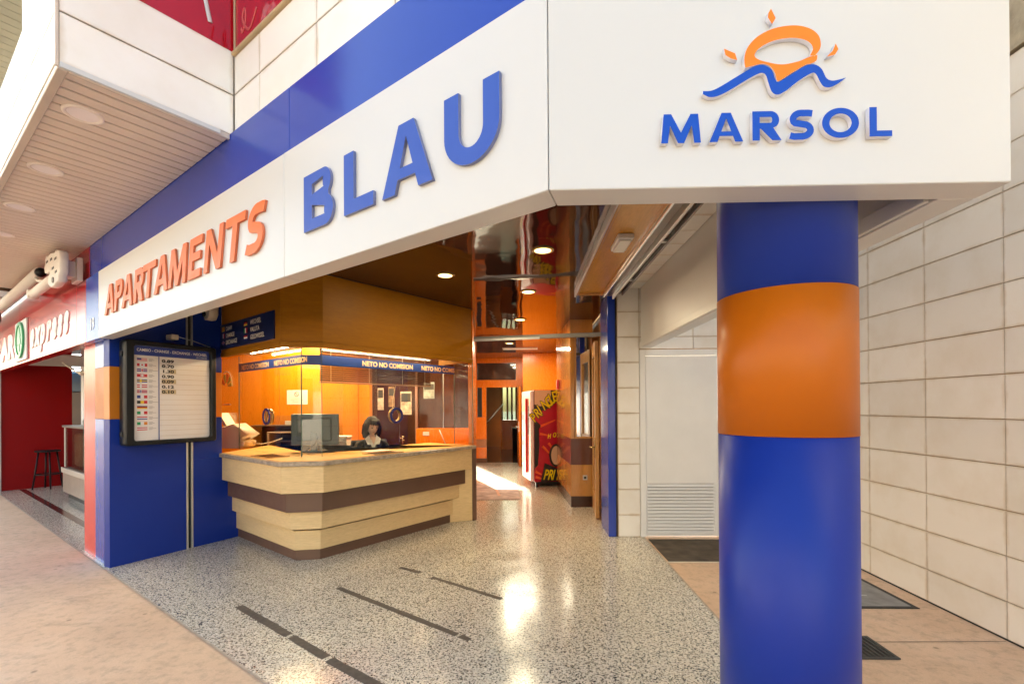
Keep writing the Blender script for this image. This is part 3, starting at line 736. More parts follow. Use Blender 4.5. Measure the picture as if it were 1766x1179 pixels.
for x0, x1, z0, z1, c in [(-2.42, -2.32, 1.50, 1.86, (.45, .40, .35)), (-2.24, -2.14, 1.55, 1.88, (.25, .16, .10)), (-2.04, -1.86, 1.42, 1.80, (.50, .40, .32)), (-1.66, -1.48, 1.68, 1.95, (.30, .34, .33))]:  # coloured patches standing in for street reflections in the booth glass
    pz = thing('poster', (x0, 7.70, z0), {-2.42: 'pale patch imitating a street reflection on the dark partition nearest the pilaster', -2.24: 'brown patch imitating a street reflection on the dark partition behind the woman', -2.04: 'larger patch imitating a street reflection on the dark partition near the metal post', -1.66: 'grey green patch imitating a street reflection on the dark partition beside the blind'}[x0], 'poster')
    put('sheet', box(x0, x1, z0, z1, .032, .036), paint('poster%d' % int(-x0 * 100), c, .5, .5, vscale=14), dfm, pz)
    put('poster_rim', box(x0 + .01, x1 - .01, z0 + (z1 - z0) * .55, z1 - .03, .0365, .0375), paint('reflection_patch_dark', (.05, .05, .05), .5, .2), dfm, pz)
sk = thing('light_switch', (-2.83, 7.7, 1.55), 'white switch unit on the deep orange booth panel', 'switch')
put('plate', box(-2.86, -2.80, 1.54, 1.68, .031, .045, .006), WHITE, frame((0, 7.735), (1, 0)), sk)
put('button', box(-2.845, -2.815, 1.62, 1.66, .0455, .05, .002), CREAMP, frame((0, 7.735), (1, 0)), sk)
nt_ = thing('no_smoking_notice', (-3.4, 6.95, 1.6), 'white paper notice with red no smoking ring on yellow wall', 'notice')
nfm = frame((0, 6.95), (1, 0))
put('paper', box(-3.546, -3.234, 1.594, 1.808, .001, .003), paint('paper', (.80, .76, .68), .6, .03), nfm, nt_)
put('red_ring', shape2d([arc(0, 0, .035, .035, 0, 350, 24), arc(0, 0, .028, .028, 0, 350, 24)], .001), fr_, nfm @ T((-3.40, 1.745, .0032)), nt_)
put('red_bar', shape2d([ribbon([(-.022, .022), (.022, -.022)], .007)], .0012), fr_, nfm @ T((-3.40, 1.745, .0032)), nt_)
for k, l in enumerate((.16, .2, .12)): put('print_line', box(-3.40 - l / 2, -3.40 + l / 2, 1.68 - k * .025, 1.684 - k * .025, .0031, .0036), SM, nfm, nt_)
put('booth_ceiling', prism([(-5.0, 6.6), GLend + Vector((-.1, .1)), (-2.42, 5.3), (-2.2, 5.35), (-1.1, 6.95), (-.86, 7.7), (-5.0, 7.75)], 2.60, 2.63), YELW, kind='structure')
# unseen lamps added under the booth ceiling to brighten the booth
def area(name, loc, energy, size, color, size_y=None, rot=(0, 0, 0), parent=None, spread=None):
    l = bpy.data.lights.new(name, 'AREA'); l.energy = energy; l.color = color; l.size = size
    if size_y: l.shape = 'RECTANGLE'; l.size_y = size_y
    if spread: l.spread = spread
    o = bpy.data.objects.new(name, l); COL.objects.link(o)
    Mx = T(Vector(loc)) @ Matrix(Matrix.Rotation(rot[2], 4, 'Z') @ Matrix.Rotation(rot[0], 4, 'X'))
    if parent: o.parent = parent
    o.matrix_local = world_of(parent).inverted() @ Mx; return o
bl = thing('booth_fill_lamp', (-3.2, 6.3, 2.58), 'unseen square ceiling lamp added to light the reception booth', 'lamp')
put('housing', prism([(-3.5, 6.15), (-2.9, 6.15), (-2.9, 6.75), (-3.5, 6.75)], 2.585, 2.60), WHITE, None, bl)
area('lamp_light', (-3.2, 6.45, 2.575), 13, .55, (1, .72, .42), parent=bl)
bl2 = thing('booth_fill_lamp', (-1.9, 6.9, 2.58), 'unseen ceiling lamp added to light the receptionist', 'lamp')
put('housing', prism([(-2.1, 6.7), (-1.7, 6.7), (-1.7, 7.1), (-2.1, 7.1)], 2.585, 2.60), WHITE, None, bl2)
area('lamp_light', (-1.9, 6.9, 2.575), 16, .36, (1, .72, .40), parent=bl2)

# venetian blind just inside the right glass
vb = thing('venetian_blind', (-1.9, 5.9, 1.83), 'brown slatted venetian blind hanging inside the right glass', 'blind')
bfm = frame(GB_ + Vector((-.06, .05)) + GR * .03, GR)
put('head_rail', box(0, 1.62, 2.16, 2.19, -.03, .0, .003), BROWN, bfm, vb)
SLB = paint('bronze_blind_slat', (.11, .045, .035), .4, .1)
sl = box(0, 1.62, -.0095, .0095, -.0008, .0008)
for k in range(14):
    put('slat', sl, SLB, bfm @ T((0, 2.148 - k * .0232, -.018)) @ Matrix.Rotation(.22, 4, 'X'), vb)
put('bottom_rail', box(0, 1.62, 1.815, 1.832, -.03, -.005, .003), paint('rose_rail', (.45, .26, .17), .3, .1), bfm, vb)
for x in (.12, .62, 1.12, 1.5): put('ladder_cord', box(x, x + .004, 1.83, 2.16, -.003, .0), CREAMP, bfm, vb)
put('pull_cord', tube([bfm @ Vector((1.05, 1.83, -.04)), bfm @ Vector((1.0, 1.62, -.05)), bfm @ Vector((1.0, 1.45, -.05))], .003), CREAMP, None, vb)

# ================================================================== desk equipment
mo = thing('computer_monitor', (-2.50, 5.55, 1.024), 'grey computer monitor seen from behind on the counter', 'monitor')
mfm = frame((-2.50, 5.56), (.985, .17))
MG = paint('monitor_grey', (.055, .075, .08), .35, .05)
put('screen_back', box(-.27, .27, 1.10, 1.47, -.03, .012, .010, 2), MG, mfm, mo)
put('rear_bulge', box(-.20, .19, 1.15, 1.42, .0125, .045, .012, 2), MG, mfm, mo)
put('stand_neck', box(-.035, .035, 1.03, 1.25, .02, .06, .006), MG, mfm, mo)
put('stand_foot', box(-.13, .13, 1.0245, 1.038, -.06, .12, .006), MG, mfm, mo)
put('cable', tube([mfm @ Vector(p) for p in ((.05, 1.2, .05), (.02, 1.12, .09), (-.05, 1.06, .10), (-.1, 1.03, .05), (-.16, 1.03, -.02))], .006), BLACK, None, mo)
pr = thing('banknote_counter', (-3.75, 6.1, 1.024), 'beige banknote counting machine at the left end of the counter', 'machine')
pfm = frame((-3.85, 6.10), (.985, -.17))
pf = [(-.30, 0), (.20, 0), (.27, .03), (.28, .09), (.20, .11), (.34, .18), (.12, .32), (-.02, .28), (-.30, .26)]
put('housing', shape2d([pf], .22, .006), CREAMP, pfm @ T((0, 1.026, -.11)), pr)
put('note_tray', box(-.02, .02, 0, .20, -.08, .08, .003), CREAMP, pfm @ T((-.02, 1.31, 0)) @ Matrix.Rotation(.62, 4, 'Z'), pr)
put('output_roll', cyl(.05, -.09, .09, 20, bev=.006), paint('yellowed_plastic', (.62, .48, .26), .4, .05), pfm @ T((.24, 1.085, 0)), pr)
put('cable', tube([pfm @ Vector(p) for p in ((.28, 1.08, -.05), (.40, 1.075, -.08), (.52, 1.10, -.12), (.6, 1.14, -.2))], .006), CREAMP, None, pr)
sh = thing('desk_shelf_unit', (-3.5, 6.5, 0), 'dark grey brown shelf unit with open pigeonhole behind the left glass', 'shelf')
SG = paint('shelf_brown_grey', (.075, .058, .048), .35, .1)
s_f = frame((0, 6.55), (1, 0))
put('left_side', box(-3.88, -3.86, .7, 1.29, -.3, 0, .003), SG, s_f, sh)
put('back_board', box(-3.86, -2.72, .7, 1.28, -.3, -.28), SG, s_f, sh)
put('top_board', box(-3.88, -2.72, 1.2825, 1.30, -.3, .0, .003), SG, s_f, sh)
put('pigeonhole_frame', box(-3.60, -3.57, 1.0, 1.20, -.27, .06, .003), paint('pale_edge', (.42, .34, .26), .4, .1), s_f, sh)
put('middle_shelf', box(-3.60, -3.0, 1.19, 1.21, -.27, .06, .003), paint('pale_edge', (.42, .34, .26), .4, .1), s_f, sh)
put('lower_shelf', box(-3.57, -3.1, 1.07, 1.085, -.27, .05, .003), SG, s_f, sh)
put('name_plate', box(-3.42, -3.22, 1.302, 1.36, -.1, -.09, .002), paint('paper', (.8, .76, .68), .6, .03), s_f, sh)
PAPW = paint('white_box_paper', (.78, .70, .62), .6, .08, vscale=30)
pp = thing('paper_stack', (-2.63, 6.7, .98), 'stack of white papers and tray beside the monitor', 'paper stack')
for k in range(7):
    dx = random.uniform(-.015, .015)
    put('paper_ream', box(-2.79 + dx, -2.49 + dx, .95 + k * .028, .975 + k * .028, -.12 + dx, .10, .003), PAPW, frame((0, 6.75), (1, .05)), pp)
dsk = thing('inner_desk', (-2.0, 6.5, 0), 'low wooden inner desk behind the counter', 'desk')
put('desk_top', prism([(-2.95, 6.0), (-2.1, 5.75), (-1.35, 6.1), (-1.3, 6.3), (-2.2, 6.02), (-2.9, 6.6)], .74, .77), CTOP, None, dsk)
put('desk_leg', box(-2.9, -2.86, 0, .739, -.02, .02), BROWN, frame((0, 6.3), (1, 0)), dsk)
put('desk_leg', box(-1.42, -1.38, 0, .739, -.02, .02), BROWN, frame((0, 6.15), (1, 0)), dsk)
ph = thing('desk_antenna', (-1.25, 7.2, 1.02), 'thin pale rod leaning at the right end of the counter', 'rod')
put('rod', tube([(-1.10, 6.52, 1.03), (-1.20, 6.60, 1.22)], .005), WHITE, None, ph)
sp = thing('screw_post_holder', (-1.62, 6.75, 1.0), 'small brass trinket holder behind the woman', 'ornament')
put('stem', tube([(-1.80, 6.9, .98), (-1.80, 6.9, 1.12)], .008), STEEL, None, sp)
for dz, dx in ((.08, .02), (.11, -.02), (.13, .015)): put('knob', cyl(.014, -.008, .008, 12), paint('brass_ring', (.55, .4, .16), .3, .1, metal=.7), T((-1.80 + dx, 6.88, .98 + dz)), sp)

# ================================================================== the receptionist
def skinned(name, verts, edges, radii, mat, parent, subd=2, root=0):
    me = bpy.data.meshes.new(name); me.from_pydata(verts, edges, []); 
    o = bpy.data.objects.new(name, me); COL.objects.link(o)
    sk_ = o.modifiers.new('s', 'SKIN'); sk_.use_smooth_shade = True
    for i, r in enumerate(radii):
        d = me.skin_vertices[0].data[i]; d.radius = (r, r) if not isinstance(r, tuple) else r
        d.use_root = (i == root)
    sb = o.modifiers.new('d', 'SUBSURF'); sb.levels = subd; sb.render_levels = subd
    dg = bpy.context.evaluated_depsgraph_get(); dg.update()
    m2 = bpy.data.meshes.new_from_object(o.evaluated_get(dg)); bpy.data.objects.remove(o)
    for p in m2.polygons: p.use_smooth = True
    m2.materials.clear()
    return put(name, m2, mat, None, parent)
SKIN = paint('skin', (.74, .44, .31), .5, .05)
SUIT = paint('dark_suit_cloth', (.018, .017, .018), .8, .1)
SHIRT = paint('white_shirt', (.78, .74, .68), .7, .03)
HAIR = paint('dark_brown_hair', (.022, .010, .006), .62, .3, vscale=60, spec=.25)
wx, wy = -2.04, 6.22
pe = thing('person', (wx, wy, .45), 'woman with dark bobbed hair in dark jacket and white collar reading at the desk', 'person')
# facing: towards the right glass, head bowed
yaw = math.radians(28)        # facing -y turned towards +x
def PP(x, y, z): # local: x = her left seen from camera right, y = forward
    X = x * math.cos(yaw) - (-y) * math.sin(yaw) ; Y = x * math.sin(yaw) + (-y) * math.cos(yaw)
    return (wx + X, wy + Y, z)
# body: pelvis, belly, chest, neck base, shoulders, elbows, wrists and legs
V = [PP(0, 0, .52), PP(0, .01, .70), PP(0, .0, .88), PP(0, .01, 1.015), PP(0, .03, 1.10), PP(-.165, .01, 1.035), PP(.165, .01, 1.035), PP(-.225, .06, .82), PP(.225, .06, .82), PP(-.15, .28, .80), PP(.17, .28, .80),
     PP(-.09, .05, .50), PP(.09, .05, .50), PP(-.10, .40, .50), PP(.10, .40, .50), PP(-.1, .42, .1), PP(.1, .42, .1), PP(-.1, .52, .06), PP(.1, .52, .06)]
Ed = [(0, 1), (1, 2), (2, 3), (3, 4), (3, 5), (3, 6), (5, 7), (6, 8), (7, 9), (8, 10), (0, 11), (0, 12), (11, 13), (12, 14), (13, 15), (14, 16), (15, 17), (16, 18)]
Rr = [.12, .115, .125, .088, .045, .060, .060, .048, .048, .034, .034, .085, .085, .06, .06, .038, .038, .03, .03]
skinned('body', V, Ed, Rr, SUIT, pe)
# neck and head
skinned('neck', [PP(0, .01, 1.02), PP(0, .035, 1.10), PP(0, .06, 1.17)], [(0, 1), (1, 2)], [.052, .047, .045], SKIN, pe)
def head_mesh():
    bm = bmesh.new(); bmesh.ops.create_uvsphere(bm, u_segments=32, v_segments=24, radius=1)
    for v in bm.verts:
        x, y, z = v.co   # y forward
        fx = .072 * x * (1 - .30 * max(0, -z) ** 1.5); fy = .092 * y; fz = .115 * z
        if y > 0:
            fy *= (1 - .10 * abs(z))
            fy += .020 * math.exp(-((x / .16) ** 2) - (((z + .12) / .16) ** 2)) * (1 if y > .5 else 0)     # nose
            fy += .006 * math.exp(-((x / .35) ** 2) - (((z + .45) / .07) ** 2)) * (1 if y > .4 else 0)   # lips
            fy += .008 * math.exp(-((x / .3) ** 2) - (((z + .80) / .15) ** 2)) * (1 if y > .2 else 0)     # chin
            fy -= .008 * (math.exp(-(((x - .38) / .2) ** 2) - (((z - .08) / .12) ** 2)) + math.exp(-(((x + .38) / .2) ** 2) - (((z - .08) / .12) ** 2)))
        v.co = (fx, fy, fz)
    return bm2me(bm, 'head', True)
hc = PP(0, .075, 1.262)
HM = T(hc) @ Matrix.Rotation(math.pi + yaw + .22, 4, 'Z') @ Matrix.Rotation(-.38, 4, 'X') @ Matrix.Rotation(.05, 4, 'Y')
hd = put('head', head_mesh(), SKIN, HM, pe)
for s_ in (-1, 1):
    e = cyl(.011, -.003, .003, 12); put('eye', e, paint('eye_dark', (.02, .012, .01), .2, .1), HM @ T((s_ * .030, .078, .010)) @ Matrix.Rotation(math.pi / 2, 4, 'X') @ Matrix.Diagonal((1.3, .5, 1, 1)), pe)
    put('eyebrow', tube([(s_ * .016, .086, .030), (s_ * .03, .085, .036), (s_ * .046, .075, .031)], .0028, 6), HAIR, HM, pe)
    put('ear', lathe([(.001, -.006), (.012, -.004), (.016, 0), (.012, .004), (.001, .006)], 12), SKIN, HM @ T((s_ * .072, .0, -.01)) @ Matrix.Rotation(math.pi / 2, 4, 'Y') @ Matrix.Diagonal((1.3, .8, 1, 1)), pe)
put('mouth', tube([(-.022, .083, -.051), (-.008, .091, -.049), (.008, .091, -.049), (.022, .083, -.051)], .0036, 6), paint('lips', (.42, .10, .08), .4, .05), HM, pe)
def hair_mesh():
    bm = bmesh.new(); rnd = random.Random(3)
    bmesh.ops.create_uvsphere(bm, u_segments=40, v_segments=28, radius=1)
    kill = []
    for v in bm.verts:
        x, y, z = v.co
        wv = 1 + .06 * math.sin(9 * x + 5 * z) + .05 * math.sin(14 * z + 6 * y) + rnd.uniform(-.02, .02)
        lo = min(0, z)
        fz = .135 * z if z > 0 else .165 * z
        fx = .100 * x * wv * (1 + .20 * max(0, -z)); fy = .112 * y * wv - .006
        if y > .34 and z < .34 and abs(x) < .80: kill.append(v)
        v.co = (fx, fy, fz)
    bmesh.ops.delete(bm, geom=kill, context='VERTS')
    return bm2me(bm, 'hair', True)
hr = put('hair', hair_mesh(), HAIR, HM @ T((0, -.005, .0)), pe)
so = hr.modifiers.new('thick', 'SOLIDIFY'); so.thickness = .018; so.offset = -1
locks = []
rnd = random.Random(5)
for k in range(70):
    a = rnd.uniform(.9, 2 * math.pi - .9) if k > 18 else rnd.uniform(-.62, .62)
    a += math.pi / 2
    if k > 18:
        r0 = .085; p0 = Vector((math.cos(a) * .07, math.sin(a) * .08, .09)); p1 = Vector((math.cos(a) * .108, math.sin(a) * .115, .0)); p2 = Vector((math.cos(a) * .112, math.sin(a) * .112 - .005, -.10 + rnd.uniform(-.01, .02))); p3 = Vector((math.cos(a) * .10, math.sin(a) * .09, -.16 + rnd.uniform(-.015, .02)))
        locks.append((tube([p0, p1, p2, p3], [.012, .016, .014, .004], 6), HAIR, None))
    else:
        p0 = Vector((math.cos(a) * .05, math.sin(a) * .06, .115)); p1 = Vector((math.cos(a) * .075, math.sin(a) * .095, .085)); p2 = Vector((math.cos(a) * .078, math.sin(a) * .102, .052 + rnd.uniform(-.004, .006)))
        locks.append((tube([p0, p1, p2], [.011, .012, .004], 6), HAIR, None))
lk_me = join(locks)
for p in lk_me.polygons: p.use_smooth = True
put('fringe', lk_me, None, HM, pe)
# collar points and shirt front
def tri(pts, th_=.006):
    bm = bmesh.new(); vs_ = [bm.verts.new(p) for p in pts]; bm.faces.new(vs_)
    r = bmesh.ops.extrude_face_region(bm, geom=bm.faces[:])
    bm.normal_update()
    for v in r['geom']:
        if isinstance(v, bmesh.types.BMVert): v.co += Vector(PP(0, th_, 0)) - Vector(PP(0, 0, 0))
    bmesh.ops.recalc_face_normals(bm, faces=bm.faces)
    return bm2me(bm, 'tri')
put('shirt_front', tri([PP(-.055, .125, 1.09), PP(.055, .125, 1.09), PP(.0, .165, .94)], .01), SHIRT, None, pe)
put('neck_skin', tri([PP(-.035, .137, 1.12), PP(.035, .137, 1.12), PP(.0, .172, 1.02)], .004), SKIN, None, pe)
put('collar', tri([PP(-.012, .150, 1.03), PP(-.045, .08, 1.15), PP(-.100, .11, 1.10), PP(-.075, .160, 1.03)]), SHIRT, None, pe)
put('collar', tri([PP(.012, .150, 1.03), PP(.045, .08, 1.15), PP(.100, .11, 1.10), PP(.075, .160, 1.03)]), SHIRT, None, pe)
put('lapel', tri([PP(-.125, .09, 1.08), PP(-.072, .15, 1.04), PP(-.012, .18, .90), PP(-.11, .14, .96)], .008), SUIT, None, pe)
put('lapel', tri([PP(.125, .09, 1.08), PP(.072, .15, 1.04), PP(.012, .18, .90), PP(.11, .14, .96)], .008), SUIT, None, pe)
# forearms up to the counter, hands with fingers
def hand(base, d, side):
    base = Vector(base); d = Vector(d).normalized(); s = d.cross(Vector((0, 0, 1))).normalized() * side; up = Vector((0, 0, 1))
    vs_ = [tuple(base), tuple(base + d * .055), tuple(base + d * .085)]; ed = [(0, 1), (1, 2)]; rr = [(.022, .020), (.036, .014), (.036, .013)]
    for k, (o_, l) in enumerate(((-.027, .052), (-.009, .062), (.009, .064), (.026, .050))):
        i = len(vs_)
        vs_ += [tuple(base + d * .10 + s * o_), tuple(base + d * (.10 + l * .5) + s * o_ + up * .006), tuple(base + d * (.10 + l) + s * o_ - up * .012)]
        ed += [(2, i), (i, i + 1), (i + 1, i + 2)]; rr += [.0085, .008, .0068]
    i = len(vs_)
    vs_ += [tuple(base + d * .035 - s * .035), tuple(base + d * .068 - s * .052 - up * .004), tuple(base + d * .092 - s * .050 - up * .010)]
    ed += [(0, i), (i, i + 1), (i + 1, i + 2)]; rr += [.012, .009, .0075]
    return vs_, ed, rr
for sd_, base, d in ((-1, PP(-.13, .30, .80), PP(.03, .3, 0)), (1, PP(.16, .30, .80), PP(.0, .3, 0))):
    dv = Vector(d) - Vector((wx, wy, 0)); v_, e_, r2 = hand(base, dv, sd_); skinned('hand', v_, e_, r2, SKIN, pe, 1)
pe.location.z += .035
oc = thing('office_chair', (-2.30, 6.42, 0), 'dark office chair back behind the seated woman', 'chair')
cfm = frame((-2.14, 6.43), (math.cos(yaw), math.sin(yaw)))
put('backrest', box(-.24, .24, .62, 1.10, -.03, .03, .02, 3), paint('chair_fabric', (.03, .03, .035), .8, .1), cfm, oc)
put('seat', box(-.24, .24, .43, .49, .03, .45, .02, 3), paint('chair_fabric', (.03, .03, .035), .8, .1), cfm, oc)
put('back_post', box(-.03, .03, .42, .70, -.05, -.031, .005), BLACK, cfm, oc)
put('gas_stem', cyl(.025, .08, .43, 16), BLACK, T(cfm @ Vector((0, 0, .24))), oc)
for k in range(5):
    a = 2 * math.pi * k / 5; c0 = cfm @ Vector((0, .08, .24)); put('base_arm', tube([c0, c0 + Vector((math.cos(a) * .26, math.sin(a) * .26, -.03))], .016), BLACK, None, oc)
bk = thing('open_register', (-1.60, 5.9, 1.024), 'open ledger papers lying on the counter in front of the woman', 'papers')
put('sheet', box(-.15, .15, 1.0242, 1.030, -.10, .10, .001), PAPW, frame((-1.78, 5.60), (.581, .814)), bk)

# CCTV / lamp at the corner
cc = thing('security_camera', (-3.6, 5.45, 2.6), 'white security camera with black lens hanging at the canopy corner', 'camera')
cfr = frame((-3.56, 5.34), (.62, -.30))
put('camera_housing', shape2d([[(-.055, 0), (.035, 0), (.075, .06), (.085, .30), (-.03, .30), (-.085, .12), (-.085, .04)]], .10, .012), CREAMP, cfr @ T((0, 2.55, 0)), cc)
put('lens', cyl(.032, 0, .02, 20, bev=.003), BLACK, cfr @ T((-.035, 2.615, .10)), cc)
put('red_sticker', box(-.08, -.03, 2.70, 2.79, .1005, .103), fr_, cfr, cc)

# exchange sign on the canopy
es = thing('exchange_sign', (-3.0, 5.0, 2.2), 'dark blue six language exchange sign with small flags on the wooden canopy', 'sign')
efm = frame((-3.575, 5.460), (1.213, -.938)); Lsg = 1.41
put('sign_board', box(0, Lsg, 2.228, 2.512, .001, .014, .002), paint('navy_sign', (.012, .02, .085), .3, .05), efm, es)
SW = paint('sign_lettering', (.72, .68, .60), .5, .03)
for i, (wd_, fl) in enumerate([('CANVI', hs(fy, fr_, fy, fr_, fy, fr_, fy)), ('CHANGE', vsn(fb, fw, fr_)), ('EXCHANGE', FLAGS[2])]):
    z0 = 2.430 - i * .078
    put('flag', flag_mesh(fl, .075, .052), None, efm @ T((.085, z0, .0145)), es); put('sign_text', text(wd_, .050, .001, .0008, sx=.86), SW, efm @ T((.20, z0, .0145)), es)
for i, (wd_, fl) in enumerate([('WECHSEL', hs(fk, fr_, fy)), ('VALUTA', vsn(fg, fw, fr_)), ('GELDWISSEL', hs(fr_, fw, fb))]):
    z0 = 2.430 - i * .078
    put('flag', flag_mesh(fl, .085, .052), None, efm @ T((.70, z0, .0145)), es); put('sign_text', text(wd_, .050, .001, .0008, sx=.86), SW, efm @ T((.86, z0, .0145)), es)

# ================================================================== ceiling, beams and lights of the lobby
cp = [B(.0, .125), B(5.0, .125), (.15, 1.60), (.575, 1.605), (.575, 5.43), (1.072, 5.62), (1.2, 13.0), (-5.2, 13.0), (-5.2, 6.6), (-4.13, 4.50)]
put('ceiling', prism(cp, 2.87, 2.90), CEIL, kind='structure')
wp = thing('wood_ceiling_panel', (.75, 3.5, 2.8), 'long orange varnished wood panel set in the entrance ceiling beside the shutter rail', 'ceiling panel')
put('board', prism([(.615, 1.62), (.885, 1.62), (.885, 5.33), (.615, 5.33)], 2.822, 2.84), wood('ceiling_board_wood', (.52, .24, .03), (.60, .29, .045), .22, (6, 1, 1)), None, wp)
for x0, x1 in ((.588, .614), (.886, .905)):
    put('side_moulding', prism([(x0, 1.61), (x1, 1.61), (x1, 5.37), (x0, 5.37)], 2.795, 2.838, .004), GLOSSW, None, wp)
put('end_moulding', prism([(.615, 5.335), (.885, 5.335), (.885, 5.37), (.615, 5.37)], 2.795, 2.838, .004), GLOSSW, None, wp)
put('metal_edge', prism([(.574, 1.61), (.586, 1.61), (.586, 5.40), (.574, 5.40)], 2.785, 2.868, .002), STEEL, None, wp)
put('metal_edge', prism([(.906, 1.61), (.925, 1.61), (.925, 5.40), (.906, 5.40)], 2.780, 2.868, .003), paint('bright_alu', (.80, .78, .74), .25, .03, metal=.9), None, wp)
el = thing('emergency_light', (.76, 3.65, 2.8), 'rectangular white emergency light on the wooden ceiling panel', 'lamp')
put('housing', prism([(.695, 3.50), (.815, 3.50), (.815, 3.80), (.695, 3.80)], 2.78, 2.8215, .008), WHITE, None, el)
put('diffuser', prism([(.71, 3.52), (.80, 3.52), (.80, 3.78), (.71, 3.78)], 2.765, 2.7795, .006), paint('cloudy_diffuser', (.75, .72, .65), .25, .05), None, el)
rs = thing('shutter_rail', (1.05, 3.5, 2.8), 'dark metal roller shutter channel along the entrance ceiling', 'shutter rail')
put('channel', prism([(.95, 1.62), (1.02, 1.62), (1.02, 5.55), (.95, 5.55)], 2.83, 2.95), GREY, None, rs)
put('rail', prism([(1.022, 1.62), (1.045, 1.62), (1.045, 5.50), (1.022, 5.50)], 2.78, 2.95, .003), STEEL, None, rs)
put('dark_channel', prism([(1.047, 1.62), (1.13, 1.62), (1.13, 5.58), (1.047, 5.58)], 2.86, 2.95), BRDARK, None, rs)
put('rail', prism([(1.132, 1.62), (1.150, 1.62), (1.150, 5.52), (1.132, 5.52)], 2.83, 2.95, .003), GREY, None, rs)
for y_ in (2.6, 3.75, 4.9): put('bracket', prism([(1.046, y_), (1.131, y_), (1.131, y_ + .04), (1.046, y_ + .04)], 2.84, 2.858, .002), STEEL, None, rs)
# tiled underside strip beside the shutter
ts = thing('tiled_soffit_strip', (1.25, 3.5, 2.95), 'narrow strip of white tiles along the ceiling beside the sign return', 'tiles')
for k in range(13):
    y0 = 1.62 + k * .305
    put('tile', prism([(1.155, y0), (1.370, y0), (1.370, y0 + .298), (1.155, y0 + .298)], 2.925, 2.9545, .002), TILE_W, None, ts)
rb = thing('entrance_rail', (.15, 6.25, 2.45), 'slim grey metal rail spanning the lobby entrance', 'rail')
put('rail_bar', prism([(-.69, 6.40), (1.05, 6.08), (1.055, 6.13), (-.685, 6.45)], 2.44, 2.495, .004), GREY, None, rb)
put('rail_lip', prism([(-.69, 6.385), (.2, 6.22), (.2, 6.232), (-.69, 6.399)], 2.43, 2.46), STEEL, None, rb)
WARM = (1.0, .80, .54)
for x, y, lab in [(-.768, 4.72, 'small lit downlight in the ceiling beside the wooden canopy'), (.156, 4.00, 'large lit downlight nearest the street in the glossy ceiling'), (.047, 5.45, 'lit downlight in the middle of the glossy ceiling before the rail'), (-.061, 7.2, 'lit downlight just inside the lobby rail'), (-.30, 9.9, 'lit downlight over the back of the lobby')]:
    x *= 1.03
    d_ = thing('downlight', (x, y, 2.87), lab, 'lamp', 'round downlights in the lobby ceiling')
    m_ = T((x, y, 2.87))
    put('trim_ring', lathe([(.070, -.002), (.072, -.010), (.085, -.012), (.095, -.006), (.096, -.0005), (.070, -.0005)], 32), paint('gold_trim', (.50, .36, .12), .25, .05, metal=.8), m_, d_)
    put('bulb', cyl(.069, -.007, -.003, 24), emit('warm_bulb', (1.0, .68, .28), 1.8), m_, d_)
    e_ = area('lamp_light', (x, y, 2.855), (2.0 if x < -.5 else 1.3) if y < 6 else 6, .14, WARM, parent=d_)
hl = thing('hall_ceiling_lamp', (-.1, 11.2, 2.86), 'long lit ceiling lamp at the back of the orange lobby', 'lamp')
put('housing', prism([(-.5, 10.7), (.3, 10.7), (.3, 11.0), (-.5, 11.0)], 2.860, 2.869), WHITE, None, hl)
area('lamp_light', (-.1, 10.85, 2.858), 11, .7, (1, .86, .66), .28, parent=hl)

# ================================================================== lobby walls
hw = thing('lobby_left_wall', (-.8, 8, 0), 'thin orange wooden wall edge at the left side of the lobby', 'wall')
put('wall_panel', prism([(-.715, 6.50), (-1.035, 10.0), (-1.10, 10.0), (-.78, 6.50)], 0, 2.869), HALLW, None, hw)
put('wall_panel', prism([(-1.30, 12.5), (-1.33, 12.88), (-1.40, 12.88), (-1.37, 12.5)], 0, 2.869), HALLW, None, hw)
fwl = thing('lobby_end_wall', (-.7, 12.9, 0), 'orange wooden end wall of the lobby with a glazed transom over the doorway', 'wall')
ffm = frame((0, 12.9), (1, 0))
FR = box
put('side_panel', box(-1.40, -1.052, .65, 1.25, -.06, 0), HALLW, ffm, fwl)
for z0, z1, m_ in [(0, .12, BROWN), (.125, .42, HALLW), (.425, .645, paint('dull_brown_band', (.36, .15, .06), .3, .05)), ]:
    put('side_panel', box(-1.40, -1.052, z0, z1, -.06, 0, .002), m_, ffm, fwl)
put('side_panel', box(-1.40, -1.30, 1.255, 2.062, -.06, 0), HALLW, ffm, fwl)
put('side_panel', box(-1.17, -1.052, 1.255, 2.062, -.06, 0), HALLW, ffm, fwl)
put('side_window', box(-1.295, -1.175, 1.255, 2.06, -.05, -.03), paint('dark_glass', (.03, .03, .028), .1, .2), ffm, fwl)
put('header', box(-1.40, .05, 2.064, 2.266, -.06, .002, .002), HALLW, ffm, fwl)
put('header', box(-1.40, .05, 2.732, 2.869, -.06, .002, .002), HALLW, ffm, fwl)
put('transom_frame', box(-1.40, -1.305, 2.267, 2.731, -.06, 0, .002), HALLW, ffm, fwl)
put('transom_frame', box(-.235, .05, 2.267, 2.731, -.06, 0, .002), HALLW, ffm, fwl)
put('transom_glass', box(-1.304, -.236, 2.268, 2.730, -.04, -.03), paint('smoky_glass', (.07, .04, .03), .06, .5, vscale=3), ffm, fwl)
put('door_frame', box(-.187, -.06, 0, 2.062, -.06, .0, .002), HALLW, ffm, fwl)
put('box_column', prism([(-.045, 11.8), (1.15, 11.8), (1.15, 12.95), (-.045, 12.95)], 0, 2.869, .003), HALLW, None, fwl)
dl = thing('open_lobby_door', (-.19, 12.8, 0), 'orange door leaf standing open at the end of the lobby', 'door')
put('leaf', prism([(-.205, 12.88), (-.165, 12.885), (-.105, 12.05), (-.145, 12.045)], .01, 2.05, .003), HALLW, None, dl)
